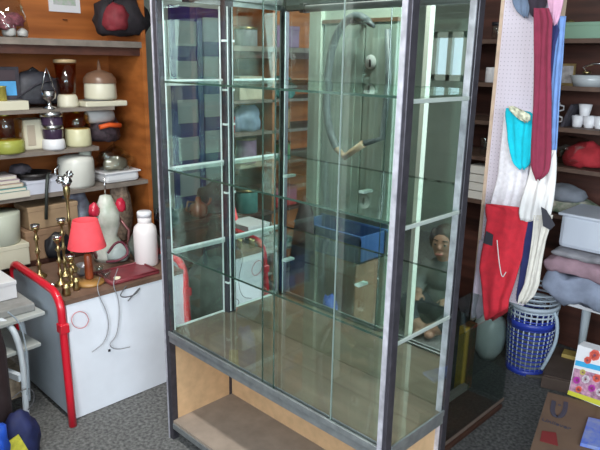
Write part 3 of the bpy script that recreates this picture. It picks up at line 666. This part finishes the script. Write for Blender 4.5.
# ================================================================== right: back shelving
BV = 1.72
bs_ = empty('dark_back_shelving', (.6, 2.1, 0), 'dark brown shelving behind board filled with crockery', 'shelving')
MB().box(L(bs_, (.05, 2.05, 0)), L(bs_, (1.9, 2.07, 2.2))).build('back_board', WOODD, bs_)
for zz_ in (1.615, 1.405, 1.215, 1.03, .80):
    MB().box(L(bs_, (.05, BV, zz_ - .02)), L(bs_, (1.9, 2.05, zz_))).build('shelf', mat('brown shelf', (.12, .07, .05), .6, 0, .3, 12), bs_)
for x in (.05, 1.88): MB().box(L(bs_, (x, BV, 0)), L(bs_, (x + .02, 2.05, 2.2))).build('side_board', WOODD, bs_)
def bpos(x, v=1.82, z=1.0):
    return P(x, 100, v=v).x
V2 = 1.82
def on_shelf(x, y, zs): q = P(x, y, v=V2); return Vector((q.x, V2, zs))
q = on_shelf(590, 20, 1.615); carton('green_box', (q.x, q.y, q.z), (.20, .14, .07), mat('sage green card', (.22, .36, .26), .6), 'sage green box on upper right shelf', 'box')
q = on_shelf(572, 20, 1.615)
r = jar('brass_clock', (q.x, V2 - .02, 1.615), [(0, 0), (.018, 0), (.006, .01), (.006, .035), (0, .035)], BRASS, 'small brass clock on upper right shelf', 'clock')
MB().lathe([(0, -.008), (.026, -.008), (.028, 0), (.026, .008), (0, .008)], M=Matrix.Translation((0, 0, .06)) @ Matrix.Rotation(PI / 2, 4, 'X')).build('dial', BRASS, r)
q = on_shelf(571, 65, 1.405)
r = empty('framed_photo', (q.x, V2 - .03, 1.405), 'small brass framed photo standing on right shelf', 'photo')
MB().box((-.035, 0, .0), (.035, .008, .10)).build('frame', BRASS, r); MB().box((-.026, -.002, .012), (.026, .0, .09)).build('photo', mat('old photo', (.35, .33, .33), .4, 0, .4, 40), r)
q = on_shelf(592, 80, 1.405)
r = jar('glass_dish', (q.x, V2 - .02, 1.405), [(0, 0), (.07, 0), (.09, .05), (.086, .05), (.066, .005), (0, .005)], mat('milky glass', (.45, .48, .50), .2), 'wide milky glass dish on right shelf', 'dish')
q = on_shelf(590, 62, 1.455)
r = jar('brass_ladle', (q.x, V2 - .02, 1.457), [(0, 0), (.016, .003), (.02, .014), (.0, .014)], BRASS, 'brass ladle resting over milky glass dish', 'ladle')
MB().tube([(0, 0, .01), (-.02, 0, .035), (.03, 0, .05), (.10, 0, .05)], .005).build('handle', SILVER, r)
CUP = [(0, 0), (.018, 0), (.02, .004), (.028, .05), (.025, .05), (.017, .006), (0, .006)]
c0 = jar('white_cup', (0, 0, 0), CUP, WHITE, 'x', 'cup', n=16); MB().tube([(.025, 0, .04), (.045, 0, .035), (.045, 0, .018), (.021, 0, .012)], .0035, 8).build('handle', WHITE, c0)
c0['group'] = 'white cups on right shelf'
cl = [(552, 0, 'white cup beside light blue garment lower of two'), (552, .052, 'white cup stacked on the one beside light blue garment'), (578, 0, 'white cup left of centre on right shelf'), (584, .052, 'white cup stacked upon shelf cups at centre'),
      (590, 0, 'white cup standing centrally among shelf cups'), (601, 0, 'white cup at far right edge of shelf')]
for i, (x, dz, lb) in enumerate(cl):
    q = on_shelf(x, 118, 1.215 + dz)
    if i == 0: c0.location = q; c0['label'] = lb; c0.scale = (1.1, 1.1, 1.1)
    else: dup(c0, q, lb, rz=i * .7, sc=1.1)
q = on_shelf(568, 115, 1.215)
r = empty('book', (q.x, V2, 1.215), 'dark leaning book between white cups', 'book'); MB().box((-.008, -.06, 0), (.008, .06, .11), M=Matrix.Rotation(.35, 4, 'Y')).build('cover', DARKF, r)
q = on_shelf(580, 160, 1.03)
r = empty('red_bundle', (q.x, V2, 1.03), 'dark red cloth bundle in clear bag on right shelf', 'bundle')
MB().lump((.02, 0, .045), (.10, .08, .075), 61, .12).build('cloth', mat('dark red wool', (.38, .02, .03), .85, 0, .3, 20, .4), r); MB().lump((-.05, 0, .055), (.13, .08, .085), 62, .14).build('bag', BAG, r)
q = on_shelf(560, 190, .80)
blob('grey_slipper', (q.x + .03, V2 - .02, .86), (.11, .07, .05), mat('grey suede', (.20, .22, .26), .85, 0, .2, 20), 'grey slipper lying over mixed bags', 'slipper', 66, .08)
blob('mixed_bag', (q.x + .06, V2, .80), (.15, .09, .05), mat('mixed print', (.40, .38, .32), .7, 0, .6, 24, .4, col2=(.10, .16, .10)), 'patterned bundle on the lowest right shelf', 'bundle', 67, .15)
blob('dark_bundle', (q.x - .08, V2 - .02, .80), (.06, .06, .13), DARKF, 'dark bundle behind white garment', 'bundle', 68, .15)
# between cabinet and board
VM = 1.80
def between(x): return P(x, 100, v=VM).x
r = jar('glass_jar', (P(497, 40, v=VM).x, VM, 1.615), cyl(.03, .03, .07), CLEARG, 'glass jar with dark lid between cabinet and board', 'jar', parts=(('lid', [(0, .07), (.032, .07), (.032, .085), (0, .085)], BLACK),))
r = jar('white_mug', (P(490, 90, v=VM).x, VM, 1.405), cyl(.030, .030, .075), WHITE, 'plain white mug on shelf between cabinet and board', 'mug'); MB().tube([(.03, 0, .06), (.05, 0, .055), (.05, 0, .025), (.03, 0, .02)], .004).build('handle', WHITE, r)
r = jar('clear_vase', (P(483, 155, v=VM).x, VM, 1.03), cyl(.018, .022, .09), CLEARG, 'narrow clear vase above white stacked paper', 'vase')
r = empty('paper_stack', (P(484, 172, v=VM).x, VM - .03, .80), 'stack of white paper between cabinet and board', 'paper')
for i in range(4): MB().box((-.06, -.03, .03 + i * .045 - .03), (.045, .08, .03 + i * .045 + .010)).build('ream', mat('paper white', (.78, .76, .70), .7), r)
# ================================================================== right: towels, tub, table, basket
tt = empty('side_table', (1.05, 1.62, 0), 'low white table carrying folded towels and tub', 'table')
MB().box((-.12, -.08, .432), (.65, .22, .452), bev=.003).build('table_top', WHITE, tt)
lq = P(583, 335, v=1.74)
for (x, y) in ((lq.x - 1.05, .12), (.6, -.13), (.3, -.13), (.6, .18)):
    MB().lathe([(0, 0), (.012, 0), (.022, .38), (.022, .432), (0, .432)], c=(x, y, 0), n=14).build('leg', mat('pale blue paint', (.55, .62, .66), .5), tt)
def towel(name, x0, x1, za, zb, v, m, label, seed, dep=.26):
    a, c = P(x0, 280, v=v), P(x1, 280, v=v); a.z = za; c.z = zb; k = MB()
    from mathutils import noise
    bm = k.b; N, Mv = 26, 14; w, h = abs(c.x - a.x), c.z - a.z
    top, bot = [], []
    for sgn, arr in ((1, top), (-1, bot)):
        for j in range(Mv + 1):
            row = []
            for i in range(N + 1):
                s, t = math.sin((i / N - .5) * PI), math.sin((j / Mv - .5) * PI)
                e = max(0, 1 - abs(s) ** 12) ** .35 * max(0, 1 - abs(t) ** 12) ** .35 if i not in (0, N) and j not in (0, Mv) else 0
                zz2 = (h / 2 if sgn > 0 else -h / 2) * e + (.30 * h * noise.noise(Vector((s * 3 + seed, t * 2.5, .7))) + .16 * h * noise.noise(Vector((s * 9 + seed, t * 5, .7))) + .05 * h * math.sin(s * 5 + seed + t * 2)) * e
                row.append(bm.verts.new((s * w / 2, t * dep / 2, zz2)))
            arr.append(row)
    for arr in (top, bot):
        for j in range(Mv):
            for i in range(N): bm.faces.new((arr[j][i], arr[j][i + 1], arr[j + 1][i + 1], arr[j + 1][i])).smooth = True
    bmesh.ops.remove_doubles(bm, verts=bm.verts, dist=.0005)
    o = k.build(name, m, loc=((a.x + c.x) / 2, v + dep / 2, (a.z + c.z) / 2)); return tag(o, label, 'towel', 'folded towels on the low table')
TV = 1.44
towel('folded_blanket', 542, 660, .473, .605, TV, mat('blue grey terry', (.30, .34, .45), .95, 0, .3, 12, .5), 'thick blue grey blanket at bottom of towel pile', 2, .30)
towel('folded_towel', 541, 655, .607, .680, TV, mat('pink terry', (.42, .27, .32), .95, 0, .3, 12, .5), 'dusty pink towel in middle of towel pile', 5)
towel('folded_towel', 547, 650, .682, .712, TV, mat('grey terry', (.33, .32, .35), .95, 0, .4, 12, .5), 'grey patterned towel at top of towel pile', 8)
a = P(556, 245, v=1.47); 
r = empty('plastic_basin', (a.x + .17, 1.60, .715), 'pale translucent plastic basin on top of folded towels', 'basin')
MB().box((-.17, -.12, 0), (.26, .12, .155), bev=.02).build('body', mat('pale plastic', (.56, .60, .68), .4), r); MB().box((-.18, -.13, .145), (.27, .13, .158), bev=.005).build('rim', mat('pale plastic', (.56, .6, .68), .4), r)
# laundry basket
q = P(526, 377, z=0)
bk = empty('laundry_basket', (q.x - .045, q.y + .09, 0), 'blue and white open weave laundry basket on floor under board', 'basket')
BB = mat('basket blue', (.03, .06, .42), .4); BW = mat('basket pale', (.50, .58, .66), .4)
R0, R1, HB = .095, .118, .37
def rad(zv): return R0 + (R1 - R0) * zv / HB
blue = MB(); wh = MB()
for k in range(26):
    t = 2 * PI * k / 26
    (wh if 1 else blue).tube([(rad(0) * math.cos(t), rad(0) * math.sin(t), .0), (rad(HB) * math.cos(t), rad(HB) * math.sin(t), HB)], .0036, 6)
for j in range(19):
    zv = .012 + j * .0235; (wh if (zv > .30) else blue).tube([(rad(zv) * math.cos(2 * PI * i / 28), rad(zv) * math.sin(2 * PI * i / 28), zv) for i in range(28)], .0050, 6, closed=True)
blue.build('lower_weave', BB, bk); wh.build('upper_weave', BW, bk)
MB().lathe([(0, 0), (R0, 0), (R0 + .006, .004), (R0 + .006, .03), (R0, .03), (R0 - .004, .006), (0, .006)]).build('bottom', BB, bk)
MB().lathe([(rad(.27) - .003, .25), (rad(.27) + .005, .25), (rad(.29) + .005, .285), (rad(.29) - .003, .285), (rad(.27) - .003, .25)], n=28).build('band', BB, bk)
MB().lathe([(R1 - .006, HB - .02), (R1 + .007, HB - .02), (R1 + .007, HB), (R1 - .006, HB), (R1 - .006, HB - .02)], n=28).build('rim', BW, bk)
MB().tube(smooth([(.116, -.03, .35), (.136, -.03, .32), (.150, -.04, .22), (.125, -.05, .12), (.10, -.05, .05)]), .009, 8).build('strap', mat('pale strap', (.42, .52, .60), .5), bk)
MB().lump((0, 0, .05), (.085, .085, .18), 71, .1).build('laundry', mat('grey laundry', (.20, .24, .24), .9, 0, .5, 12, .4), bk)

# ================================================================== low glass case beside the cabinet
gc = empty('low_glass_case', (.64, .60, 0), 'low empty glass case with wooden base behind cabinet post', 'glass case')
GCW, GCD, GCH = .205, .60, .50
TINTG = glass('case glass', (.80, .84, .83))
MB().box((.005, .005, .012), (.03, GCD - .005, .05)).build('inner_trim', mat('pale trim', (.30, .28, .24), .5), gc)
MB().box((0, 0, .0), (GCW, GCD, .020), bev=.003).build('base', mat('base brown', (.10, .045, .03), .5, 0, .3, 10), gc)
for (lo, hi) in (((GCW - .005, 0, .045), (GCW, GCD, GCH)), ((0, 0, .045), (.005, GCD, GCH)), ((0.005, 0, .045), (GCW - .005, .005, GCH)), ((.005, GCD - .005, .045), (GCW - .005, GCD, GCH))):
    MB().box(lo, hi).build('pane', TINTG, gc)
MB().box((GCW, 0, .042), (GCW + .004, GCD, .056)).build('trim', mat('dull trim', (.22, .16, .13), .4), gc)
qg = P(487, 357, z=.0)
jar('white_globe', (qg.x, qg.y, 0), [(0, 0), (.04, 0), (.075, .06), (.085, .14), (.072, .22), (.035, .255), (0, .26)], mat('white glass globe', (.85, .90, .88), .3), 'white round globe on floor behind low glass case', 'globe')
r = empty('colourful_box', (.80, .80, .046), 'narrow yellow and red box on floor beyond cabinet rear post', 'box')
q = P(463, 388, z=0)
r.location = (q.x, q.y, 0)
MB().box((-.02, -.05, 0), (.02, -.026, .33)).build('spine', mat('yellow card', (.60, .38, .05), .5), r); MB().box((-.02, -.026, 0), (.02, .04, .33)).build('face', mat('red green print', (.35, .10, .05), .5, 0, .8, 18, col2=(.05, .12, .04)), r)

# ================================================================== lower right: cartons, magazine
A0, A1, A2 = P(548, 392, z=.30), P(530, 450, z=.30), P(600, 414, z=.30)
du = (A1 - A0); du.z = 0; du.normalize(); dv = Vector((-du.y, du.x, 0))
if dv.dot(A2 - A0) < 0: dv = -dv
cb = empty('brand_carton', A0 - Vector((0, 0, .30)), 'brown cardboard carton with grey emblem and red square at lower right', 'carton')
def cbox(k, a0, a1, b0, b1, z0, z1):
    c = [du * a + dv * b_ for a, b_ in ((a0, b0), (a1, b0), (a1, b1), (a0, b1))]
    return k.prism([x + Vector((0, 0, z0)) for x in c], (0, 0, z1 - z0))
DKC = mat('brown carton', (.15, .09, .058), .8, 0, .15, 10)
cbox(MB(), 0, .50, 0, .34, 0, .298).build('body', DKC, cb)
cbox(MB(), .0, .50, .0, .168, .298, .3).build('flap', DKC, cb); cbox(MB(), .0, .50, .172, .34, .298, .3).build('flap', DKC, cb)
def local(pt): w = pt - cb.location; return w
# emblem: a thick U built of strokes, with a line of lettering below
EMB = mat('grey blue ink', (.06, .055, .08), .7)
def onlid(x, y): q = P(x, y, z=.3015); return q - cb.location
k = MB()
u_pts = smooth([onlid(554, 401), onlid(552, 411), onlid(555, 417), onlid(561, 417), onlid(565, 411), onlid(566, 402)])
for a, c in zip(u_pts, u_pts[1:]):
    d = (c - a).normalized(); n = Vector((-d.y, d.x, 0)) * .008
    k.prism([a + n, c + n, c - n, a - n], (0, 0, .0012))
k.lump(onlid(559.5, 405), (.006, .006, .0012), 1, .0, 1); k.build('emblem', EMB, cb)
def text(s, size, x, y, zv, xdir, m, name, parent, depth=.0008):
    cu = bpy.data.curves.new(name, 'FONT'); cu.body = s; cu.size = size; cu.extrude = depth; cu.align_x = 'CENTER'
    t = bpy.data.objects.new(name, cu); me = bpy.data.meshes.new_from_object(t); bpy.data.objects.remove(t)
    o = bpy.data.objects.new(name, me); COL.objects.link(o); me.materials.append(m); o.parent = parent
    a = math.atan2(xdir.y, xdir.x); o.location = P(x, y, z=zv) - parent.location; o.rotation_euler = (0, 0, a); return o
text('Unilever', .028, 555.5, 425, .3015, P(572, 429, z=.3) - P(548, 421, z=.3), EMB, 'lettering', cb)
k = MB(); k.prism([onlid(542, 431), onlid(556, 433), onlid(558, 446), onlid(540, 441)], (0, 0, .0014)); k.build('red_label', mat('red print', (.20, .02, .02), .7), cb)
k = MB(); k.prism([onlid(588, 420), onlid(606, 424), onlid(604, 452), onlid(580, 446)], (0, 0, .012))
o = k.build('blue_packet', mat('blue packet print', (.04, .10, .45), .4, 0, .7, 35, col2=(.25, .3, .5)), None, loc=cb.location); tag(o, 'blue packet lying on brown carton at lower right corner', 'packet')
# flowery bag
b0, b1 = P(568, 394, z=.303), P(612, 412, z=.303)
xd = (b1 - b0); xd.z = 0; wl = xd.length; xd.normalize(); yd = Vector((-xd.y, xd.x, 0))
if yd.dot(CAM - b0) > 0: yd = -yd
fb = empty('flowery_box', b0, 'white box printed with pink flowers standing on brown carton', 'box')
hB = P(580, 345, u=None, v=None, z=None) if False else None
# height found from the top edge of the photographed face
d = ray(578, 345); n_ = yd; kk = (b0 - CAM).dot(n_) / d.dot(n_); top = CAM + d * kk; HT = top.z - .303
print('flower box', wl, HT)
def fpt(x, y):
    d = ray(x, y); kk = (b0 - CAM).dot(n_) / d.dot(n_); return CAM + d * kk - b0
base = [Vector((0, 0, 0)), xd * wl, fpt(622, 358), fpt(578, 345)]
k = MB(); k.prism([base[0] + n_ * .001, base[1] + n_ * .001, base[2] + n_ * .001, base[3] + n_ * .001], yd * .05); k.build('body', WHITE, fb)
def flat(pts, m, name, off, t=.0008):
    k = MB(); k.prism([fpt(x, y) - n_ * off for x, y in pts], n_ * t); return k.build(name, m, fb)
flat([(576, 360), (620, 371), (620, 376), (575, 365)], mat('cyan band', (.06, .42, .75), .4), 'blue_band', .001)
flat([(574.5, 368), (620, 380), (620, 408), (569, 391)], mat('mauve print', (.55, .30, .42), .5, 0, .6, 60), 'flower_print', .001)
flat([(568.5, 390), (620, 407), (620, 413), (567.5, 394)], mat('yellow border', (.62, .60, .06), .5), 'yellow_border', .0018)
FL = [(595, 355, 6, 0), (588, 360, 4, 0), (577, 380, 4, 1), (586, 379, 4.5, 2), (597, 378, 4.5, 0), (583, 372, 3.2, 3), (592, 388, 4, 1), (579, 389, 3.5, 0), (600, 392, 4, 2), (606, 383, 4, 1), (607, 357, 4, 0)]
FC = [(.80, .14, .10), (.50, .06, .40), (.75, .65, .72), (.60, .50, .15)]
for x, y, rr, ci in FL:
    k = MB()
    for pt_ in range(7):
        t = pt_ / 7 * 2 * PI; cx, cy = x + .5 * rr * math.cos(t), y + .5 * rr * math.sin(t)
        k.prism([fpt(cx + .45 * rr * math.cos(t + s) , cy + .45 * rr * math.sin(t + s)) - n_ * .003 for s in [i / 8 * 2 * PI for i in range(8)]], n_ * .001)
    fl = k.build('flower', mat('petal %d' % ci, FC[ci], .5), fb)
    k = MB(); k.prism([fpt(x + .25 * rr * math.cos(s), y + .25 * rr * math.sin(s)) - n_ * .004 for s in [i / 8 * 2 * PI for i in range(8)]], n_ * .001); k.build('flower_centre', mat('flower centre', (.25, .08, .12), .5), fl)
# flattened card and yellow packet on the floor
q = P(555, 345, z=.03)
r = empty('brown_crate', (q.x + .16, q.y - .17, 0), 'dark brown flat carton on floor beside laundry basket', 'carton', rz=.3)
MB().box((-.12, -.25, 0), (.14, .12, .06), bev=.004).build('body', mat('dark card', (.11, .075, .06), .8, 0, .2, 12), r)
MB().box((-.11, -.24, .06), (.08, .11, .066)).build('flap', mat('dark card', (.11, .075, .06), .8), r)
q = P(570, 355, z=.075)
tag(MB().box((-.035, -.035, 0), (.035, .035, .02), bev=.003).build('yellow_packet', mat('dull yellow', (.50, .36, .10), .6), loc=(q.x, q.y, .067), rz=.2), 'small yellow packet lying on dark carton', 'packet')
q = P(548, 372, z=0)
tag(MB().box((-.12, -.08, 0), (.05, .04, .015), bev=.002).build('cardboard_sheet', mat('grey card', (.12, .11, .09), .8, 0, .2, 12), loc=(q.x, q.y, 0), rz=.6), 'grey cardboard sheet on dark floor behind brown carton', 'cardboard')

# ================================================================== front-left part of the room, seen in the mirror
FV = -.86
cp = empty('green_cupboard', (-.30, FV - .16, 0), 'pale green cupboard with keyhole plate reflected in mirror', 'cupboard')
MB().box((-.36, -.02, 0), (.24, .14, 2.0), bev=.004).build('body', PALEG, cp)
MB().box((-.38, .12, 0), (-.29, .17, 2.0)).build('door_post', mat('light green paint', (.62, .74, .64), .5), cp)
for x0, x1 in ((-.27, .02), (.03, .235)):
    d_ = MB().box((x0, .14, .62), (x1, .16, 1.70), bev=.004).build('door', mat('sage door', (.34, .43, .37), .5, 0, .2, 5), cp)
    MB().box((x0 + .05, .16, .70), (x1 - .05, .165, 1.62)).build('door_panel', mat('green door panel', (.42, .52, .45), .4, 0, .15, 5), d_)
MB().box((-.285, .14, 1.70), (.24, .165, 1.72)).build('lintel', mat('brown edge', (.2, .12, .07), .5), cp)
kp = MB().lathe([(0, 0), (.036, 0), (.038, .002), (.036, .005), (0, .005)], M=Matrix.Translation((.08, .168, 1.495)) @ Matrix.Rotation(-PI / 2, 4, 'X')).build('keyhole_plate', mat('pale plate', (.9, .97, .95), .6), cp)
MB().lathe([(0, 0), (.007, 0), (.007, .002), (0, .002)], c=(.08, 0, 0), M=Matrix.Translation((0, .175, 1.502)) @ Matrix.Rotation(-PI / 2, 4, 'X')).box((.074, .173, 1.470), (.086, .1755, 1.50)).build('keyhole', BLACK, kp)
wp = MB().box((.125, FV - .01, 0), (.15, FV + .03, 2.2)); o = wp.build('wooden_post', mat('cream paint', (.78, .80, .72), .5)); tag(o, 'cream painted post beside green cupboard in mirror', 'post')
# vacuum hose hung on the cupboard
hp = smooth([(-.20, FV + .08, 1.70), (-.27, FV + .08, 1.735), (-.36, FV + .08, 1.70), (-.44, FV + .08, 1.58), (-.47, FV + .08, 1.35), (-.46, FV + .08, 1.18), (-.42, FV + .08, 1.08), (-.38, FV + .08, 1.02)], 3)
hose_end = (-.38, FV + .08, 1.02)
hose = empty('vacuum_hose', (-.3, FV + .08, 1.0), 'grey ribbed vacuum hose hanging over green cupboard doors', 'hose')
MB().tube([L(hose, p_) for p_ in hp], [.021 + .002 * (i % 2) for i in range(len(hp))], 12).build('tube', mat('grey hose', (.13, .16, .17), .4, 0, .3, 30), hose)
MB().tube([L(hose, (-.20, FV + .08, 1.70)), L(hose, (-.15, FV + .08, 1.67))], [.022, .008], 12).build('nozzle', mat('dark hose', (.08, .10, .11), .4), hose)
MB().tube([L(hose, hose_end), L(hose, (-.31, FV + .09, .98)), L(hose, (-.17, FV + .10, 1.07))], [.02, .017, .02], 12).build('handle', mat('tan handle', (.5, .38, .25), .5), hose)
MB().tube([L(hose, (-.10, FV + .03, 1.66)), L(hose, (-.08, FV + .03, 1.4)), L(hose, (-.10, FV + .03, 1.1)), L(hose, (-.17, FV + .10, 1.07))], .017, 10).build('tube', mat('grey hose', (.13, .16, .17), .4), hose)
MB().box(L(hose, (-.30, FV - .02, 1.69)), L(hose, (-.27, FV + .10, 1.71))).build('hook', STEEL, hose)
# blue crate on a carton
carton('carton', (-.30, FV + .13, 0), (.44, .20, .44), BROWNC, 'brown carton carrying the blue crate in mirror', 'carton')
r = empty('blue_crate', (-.29, FV + .13, .445), 'dark blue crate reflected in lower part of mirror', 'crate')
k = MB(); k.box((-.24, -.11, 0), (.24, .11, .01)); k.box((-.24, -.11, 0), (-.23, .11, .15)); k.box((.23, -.11, 0), (.24, .11, .15)); k.box((-.24, -.11, 0), (.24, -.10, .15)); k.box((-.24, .10, 0), (.24, .11, .15)); k.build('body', mat('crate blue', (.03, .10, .28), .45), r)
MB().box((-.25, -.12, .14), (.25, -.105, .155)).box((-.25, .105, .14), (.25, .12, .155)).build('rim', mat('crate blue', (.03, .1, .28), .45), r)
# goods further along the left shelving, seen only in the mirror
rnd = random.Random(5)
names = [('storage_box', 'box'), ('biscuit_tin', 'tin'), ('jam_jar', 'jar'), ('cloth_bundle', 'bundle')]
cdesc = [('red', (.40, .03, .03)), ('teal', (.08, .28, .26)), ('cream', (.60, .56, .42)), ('green', (.10, .25, .10)), ('mauve', (.30, .18, .32)), ('grey', (.25, .26, .28)), ('tan', (.38, .26, .14)), ('pale blue', (.28, .40, .55))]
rows = [(.52, 'low shelf'), (.848, 'fourth shelf'), (1.055, 'third shelf'), (1.252, 'second shelf'), (1.575, 'top shelf')]
ci = 0
for zi, (zs, rn) in enumerate(rows):
    for j, vv in enumerate((-1.05, -.74, -.50)):
        nm, ct = names[(j + zi) % 4]; cn, cc = cdesc[ci % 8]; ci += 1; hmax = .14
        side = ('at its far end in mirror', 'halfway along in mirror', 'nearest the table in mirror')[j]
        lb = '%s %s on %s %s' % (cn, ct, rn, side); mm_ = mat('goods ' + cn, cc, .55, 0, .3, 14); hh = hmax * rnd.uniform(.7, 1.1); rr = rnd.uniform(.05, .075)
        if nm == 'storage_box': carton(nm, (-1.13, vv, zs), (.14, .2, hh), mm_, lb, ct)
        elif nm == 'cloth_bundle': blob(nm, (-1.13, vv, zs), (.08, .11, hh * .8), mm_, lb, ct, ci)
        else: jar(nm, (-1.12, vv, zs), cyl(rr, rr, hh), mm_, lb, ct, parts=(('lid', [(0, hh), (rr * 1.04, hh), (rr * 1.04, hh + .015), (0, hh + .018)], BRASS),))

# ================================================================== child sitting on the floor, seen in the mirror
def remesh(pieces, name, m, parent, voxel=.007, it=4):
    """joins skinned chains and lumps into one continuous surface"""
    tmp = []
    for o in pieces: tmp.append(o)
    bm = bmesh.new(); dg = bpy.context.evaluated_depsgraph_get()
    for o in tmp:
        me = bpy.data.meshes.new_from_object(o.evaluated_get(dg)); b2 = bmesh.new(); b2.from_mesh(me); b2.transform(o.matrix_world); b2.to_mesh(me); b2.free(); bm.from_mesh(me)
    for o in tmp: bpy.data.objects.remove(o)
    me = bpy.data.meshes.new(name); bm.to_mesh(me); bm.free()
    o = bpy.data.objects.new(name, me); COL.objects.link(o)
    md = o.modifiers.new('r', 'REMESH'); md.mode = 'VOXEL'; md.voxel_size = voxel; md.use_smooth_shade = True
    ms = o.modifiers.new('s', 'SMOOTH'); ms.iterations = it; ms.factor = .5
    dg = bpy.context.evaluated_depsgraph_get(); me2 = bpy.data.meshes.new_from_object(o.evaluated_get(dg)); bpy.data.objects.remove(o)
    me2.materials.clear(); me2.materials.append(m); me2.name = name
    for p in me2.polygons: p.use_smooth = True; p.material_index = 0
    o = bpy.data.objects.new(name, me2); COL.objects.link(o); o.parent = parent; return o
def limb(pts, rs):
    return MB().tube(smooth(pts, 2), [0.0] * 0 or interp(rs, len(smooth(pts, 2))), 12).build('tmp', WHITE)
def interp(rs, n):
    out = []
    for i in range(n):
        t = i / (n - 1) * (len(rs) - 1); k = min(int(t), len(rs) - 2); out.append(rs[k] + (rs[k + 1] - rs[k]) * (t - k))
    return out
def egg(c, r): 
    k = MB(); k.lump(c, r, 1, 0.0, 3); 
    return k.build('tmp', WHITE)
def ball(c, r):
    k = MB(); q = bmesh.ops.create_uvsphere(k.b, u_segments=20, v_segments=14, radius=1)
    for w in q['verts']: w.co = Vector((w.co.x * r[0] + c[0], w.co.y * r[1] + c[1], w.co.z * r[2] + c[2]))
    return k.build('tmp', WHITE)
pr = empty('person', (.125, -1.17, 0), 'seated child with dark hair and grey top reflected low in mirror', 'person', rz=-.25); pr.scale = (1.12, 1.12, 1.10)
SK = mat('skin', (.34, .18, .12), .6); HZ = .455
# local axes: +y forward (towards the cabinet)
bd = [ball((0, 0, HZ), (.062, .072, .080)), ball((0, .012, HZ - .045), (.045, .052, .045)), ball((0, .078, HZ - .012), (.010, .014, .014)),
      ball((.063, 0, HZ - .005), (.010, .014, .020)), ball((-.063, 0, HZ - .005), (.010, .014, .020)), ball((0, .068, HZ - .045), (.020, .010, .006)),
      limb([(0, 0, HZ - .05), (0, -.01, HZ - .11)], [.030, .032]), ball((0, -.02, .26), (.085, .06, .10)), ball((0, -.03, .13), (.085, .07, .10))]
for sx in (-1, 1):
    bd.append(limb([(.07 * sx, -.02, .33), (.11 * sx, .02, .23), (.08 * sx, .12, .19)], [.034, .030, .026, .020]))
    bd.append(limb([(.045 * sx, 0, .10), (.15 * sx, .12, .14), (.06 * sx, .20, .05), (.0, .21, .04)], [.060, .050, .036, .028]))
    bd.append(ball((.07 * sx, .135, .185), (.022, .026, .012)))
    for kf in range(4):
        bx = (.055 + kf * .010) * sx; ln_ = (.030, .036, .034, .028)[kf]
        bd.append(limb([(bx, .145, .186), (bx, .145 + ln_ * .7, .184), (bx, .145 + ln_, .172)], [.0055, .005, .0045]))
    bd.append(limb([(.052 * sx, .125, .186), (.038 * sx, .140, .180), (.034 * sx, .152, .172)], [.0065, .0055, .005]))
    bd.append(ball((.03 * -sx, .215, .03), (.028, .05, .024)))
remesh(bd, 'body', SK, pr, .0045, 3)
tp = [ball((0, -.02, .26), (.094, .070, .11)), ball((0, -.03, .14), (.098, .082, .10)), ball((0, -.012, .335), (.070, .045, .030))]
for sx in (-1, 1): tp.append(limb([(.065 * sx, -.02, .33), (.115 * sx, .02, .23), (.088 * sx, .10, .195)], [.042, .038, .034, .029]))
remesh(tp, 'sweater', mat('grey sweater', (.16, .17, .17), .9, 0, .2, 30, .3), pr, .006, 2)
tr_ = [ball((0, -.02, .085), (.10, .085, .085))]
for sx in (-1, 1): tr_.append(limb([(.045 * sx, 0, .10), (.15 * sx, .12, .14), (.065 * sx, .195, .055)], [.068, .058, .046, .040]))
remesh(tr_, 'trousers', mat('dark trousers', (.04, .045, .06), .9), pr, .006, 2)
hr = [ball((0, -.012, HZ + .018), (.070, .074, .078)), ball((0, -.045, HZ - .03), (.062, .038, .075)), ball((.052, .012, HZ + .02), (.020, .040, .055)), ball((-.052, .012, HZ + .02), (.020, .040, .055))]
remesh(hr, 'hair', mat('dark hair', (.03, .018, .012), .6, 0, .4, 60, .5, stretch=(4, 4, .6)), pr, .006, 1)
for sx in (-1, 1):
    e_ = MB(); q = bmesh.ops.create_uvsphere(e_.b, u_segments=12, v_segments=8, radius=.0078)
    ey = e_.build('eye', mat('eye white', (.4, .38, .36), .3), pr, loc=(.025 * sx, .0600, HZ + .002), smooth=True)
    MB().tube([(.013 * sx, .0665, HZ + .006), (.025 * sx, .0685, HZ + .0095), (.037 * sx, .0600, HZ + .005)], .0035, 8).build('eyelid', SK, pr)
    MB().lathe([(0, -.0015), (.005, -.001), (.005, .001), (0, .0015)], n=12, M=Matrix.Translation((0, .0072, -.001)) @ Matrix.Rotation(PI / 2, 4, 'X')).build('iris', BLACK, ey)
    MB().tube([(.012 * sx, .070, HZ + .022), (.026 * sx, .068, HZ + .026), (.038 * sx, .058, HZ + .021)], .0028, 6).build('eyebrow', mat('dark hair', (.03, .018, .012), .6), pr)
MB().tube([(-.017, .078, HZ - .046), (0, .080, HZ - .0475), (.017, .078, HZ - .046)], .0035, 6).build('lips', mat('lips', (.45, .14, .12), .5), pr)
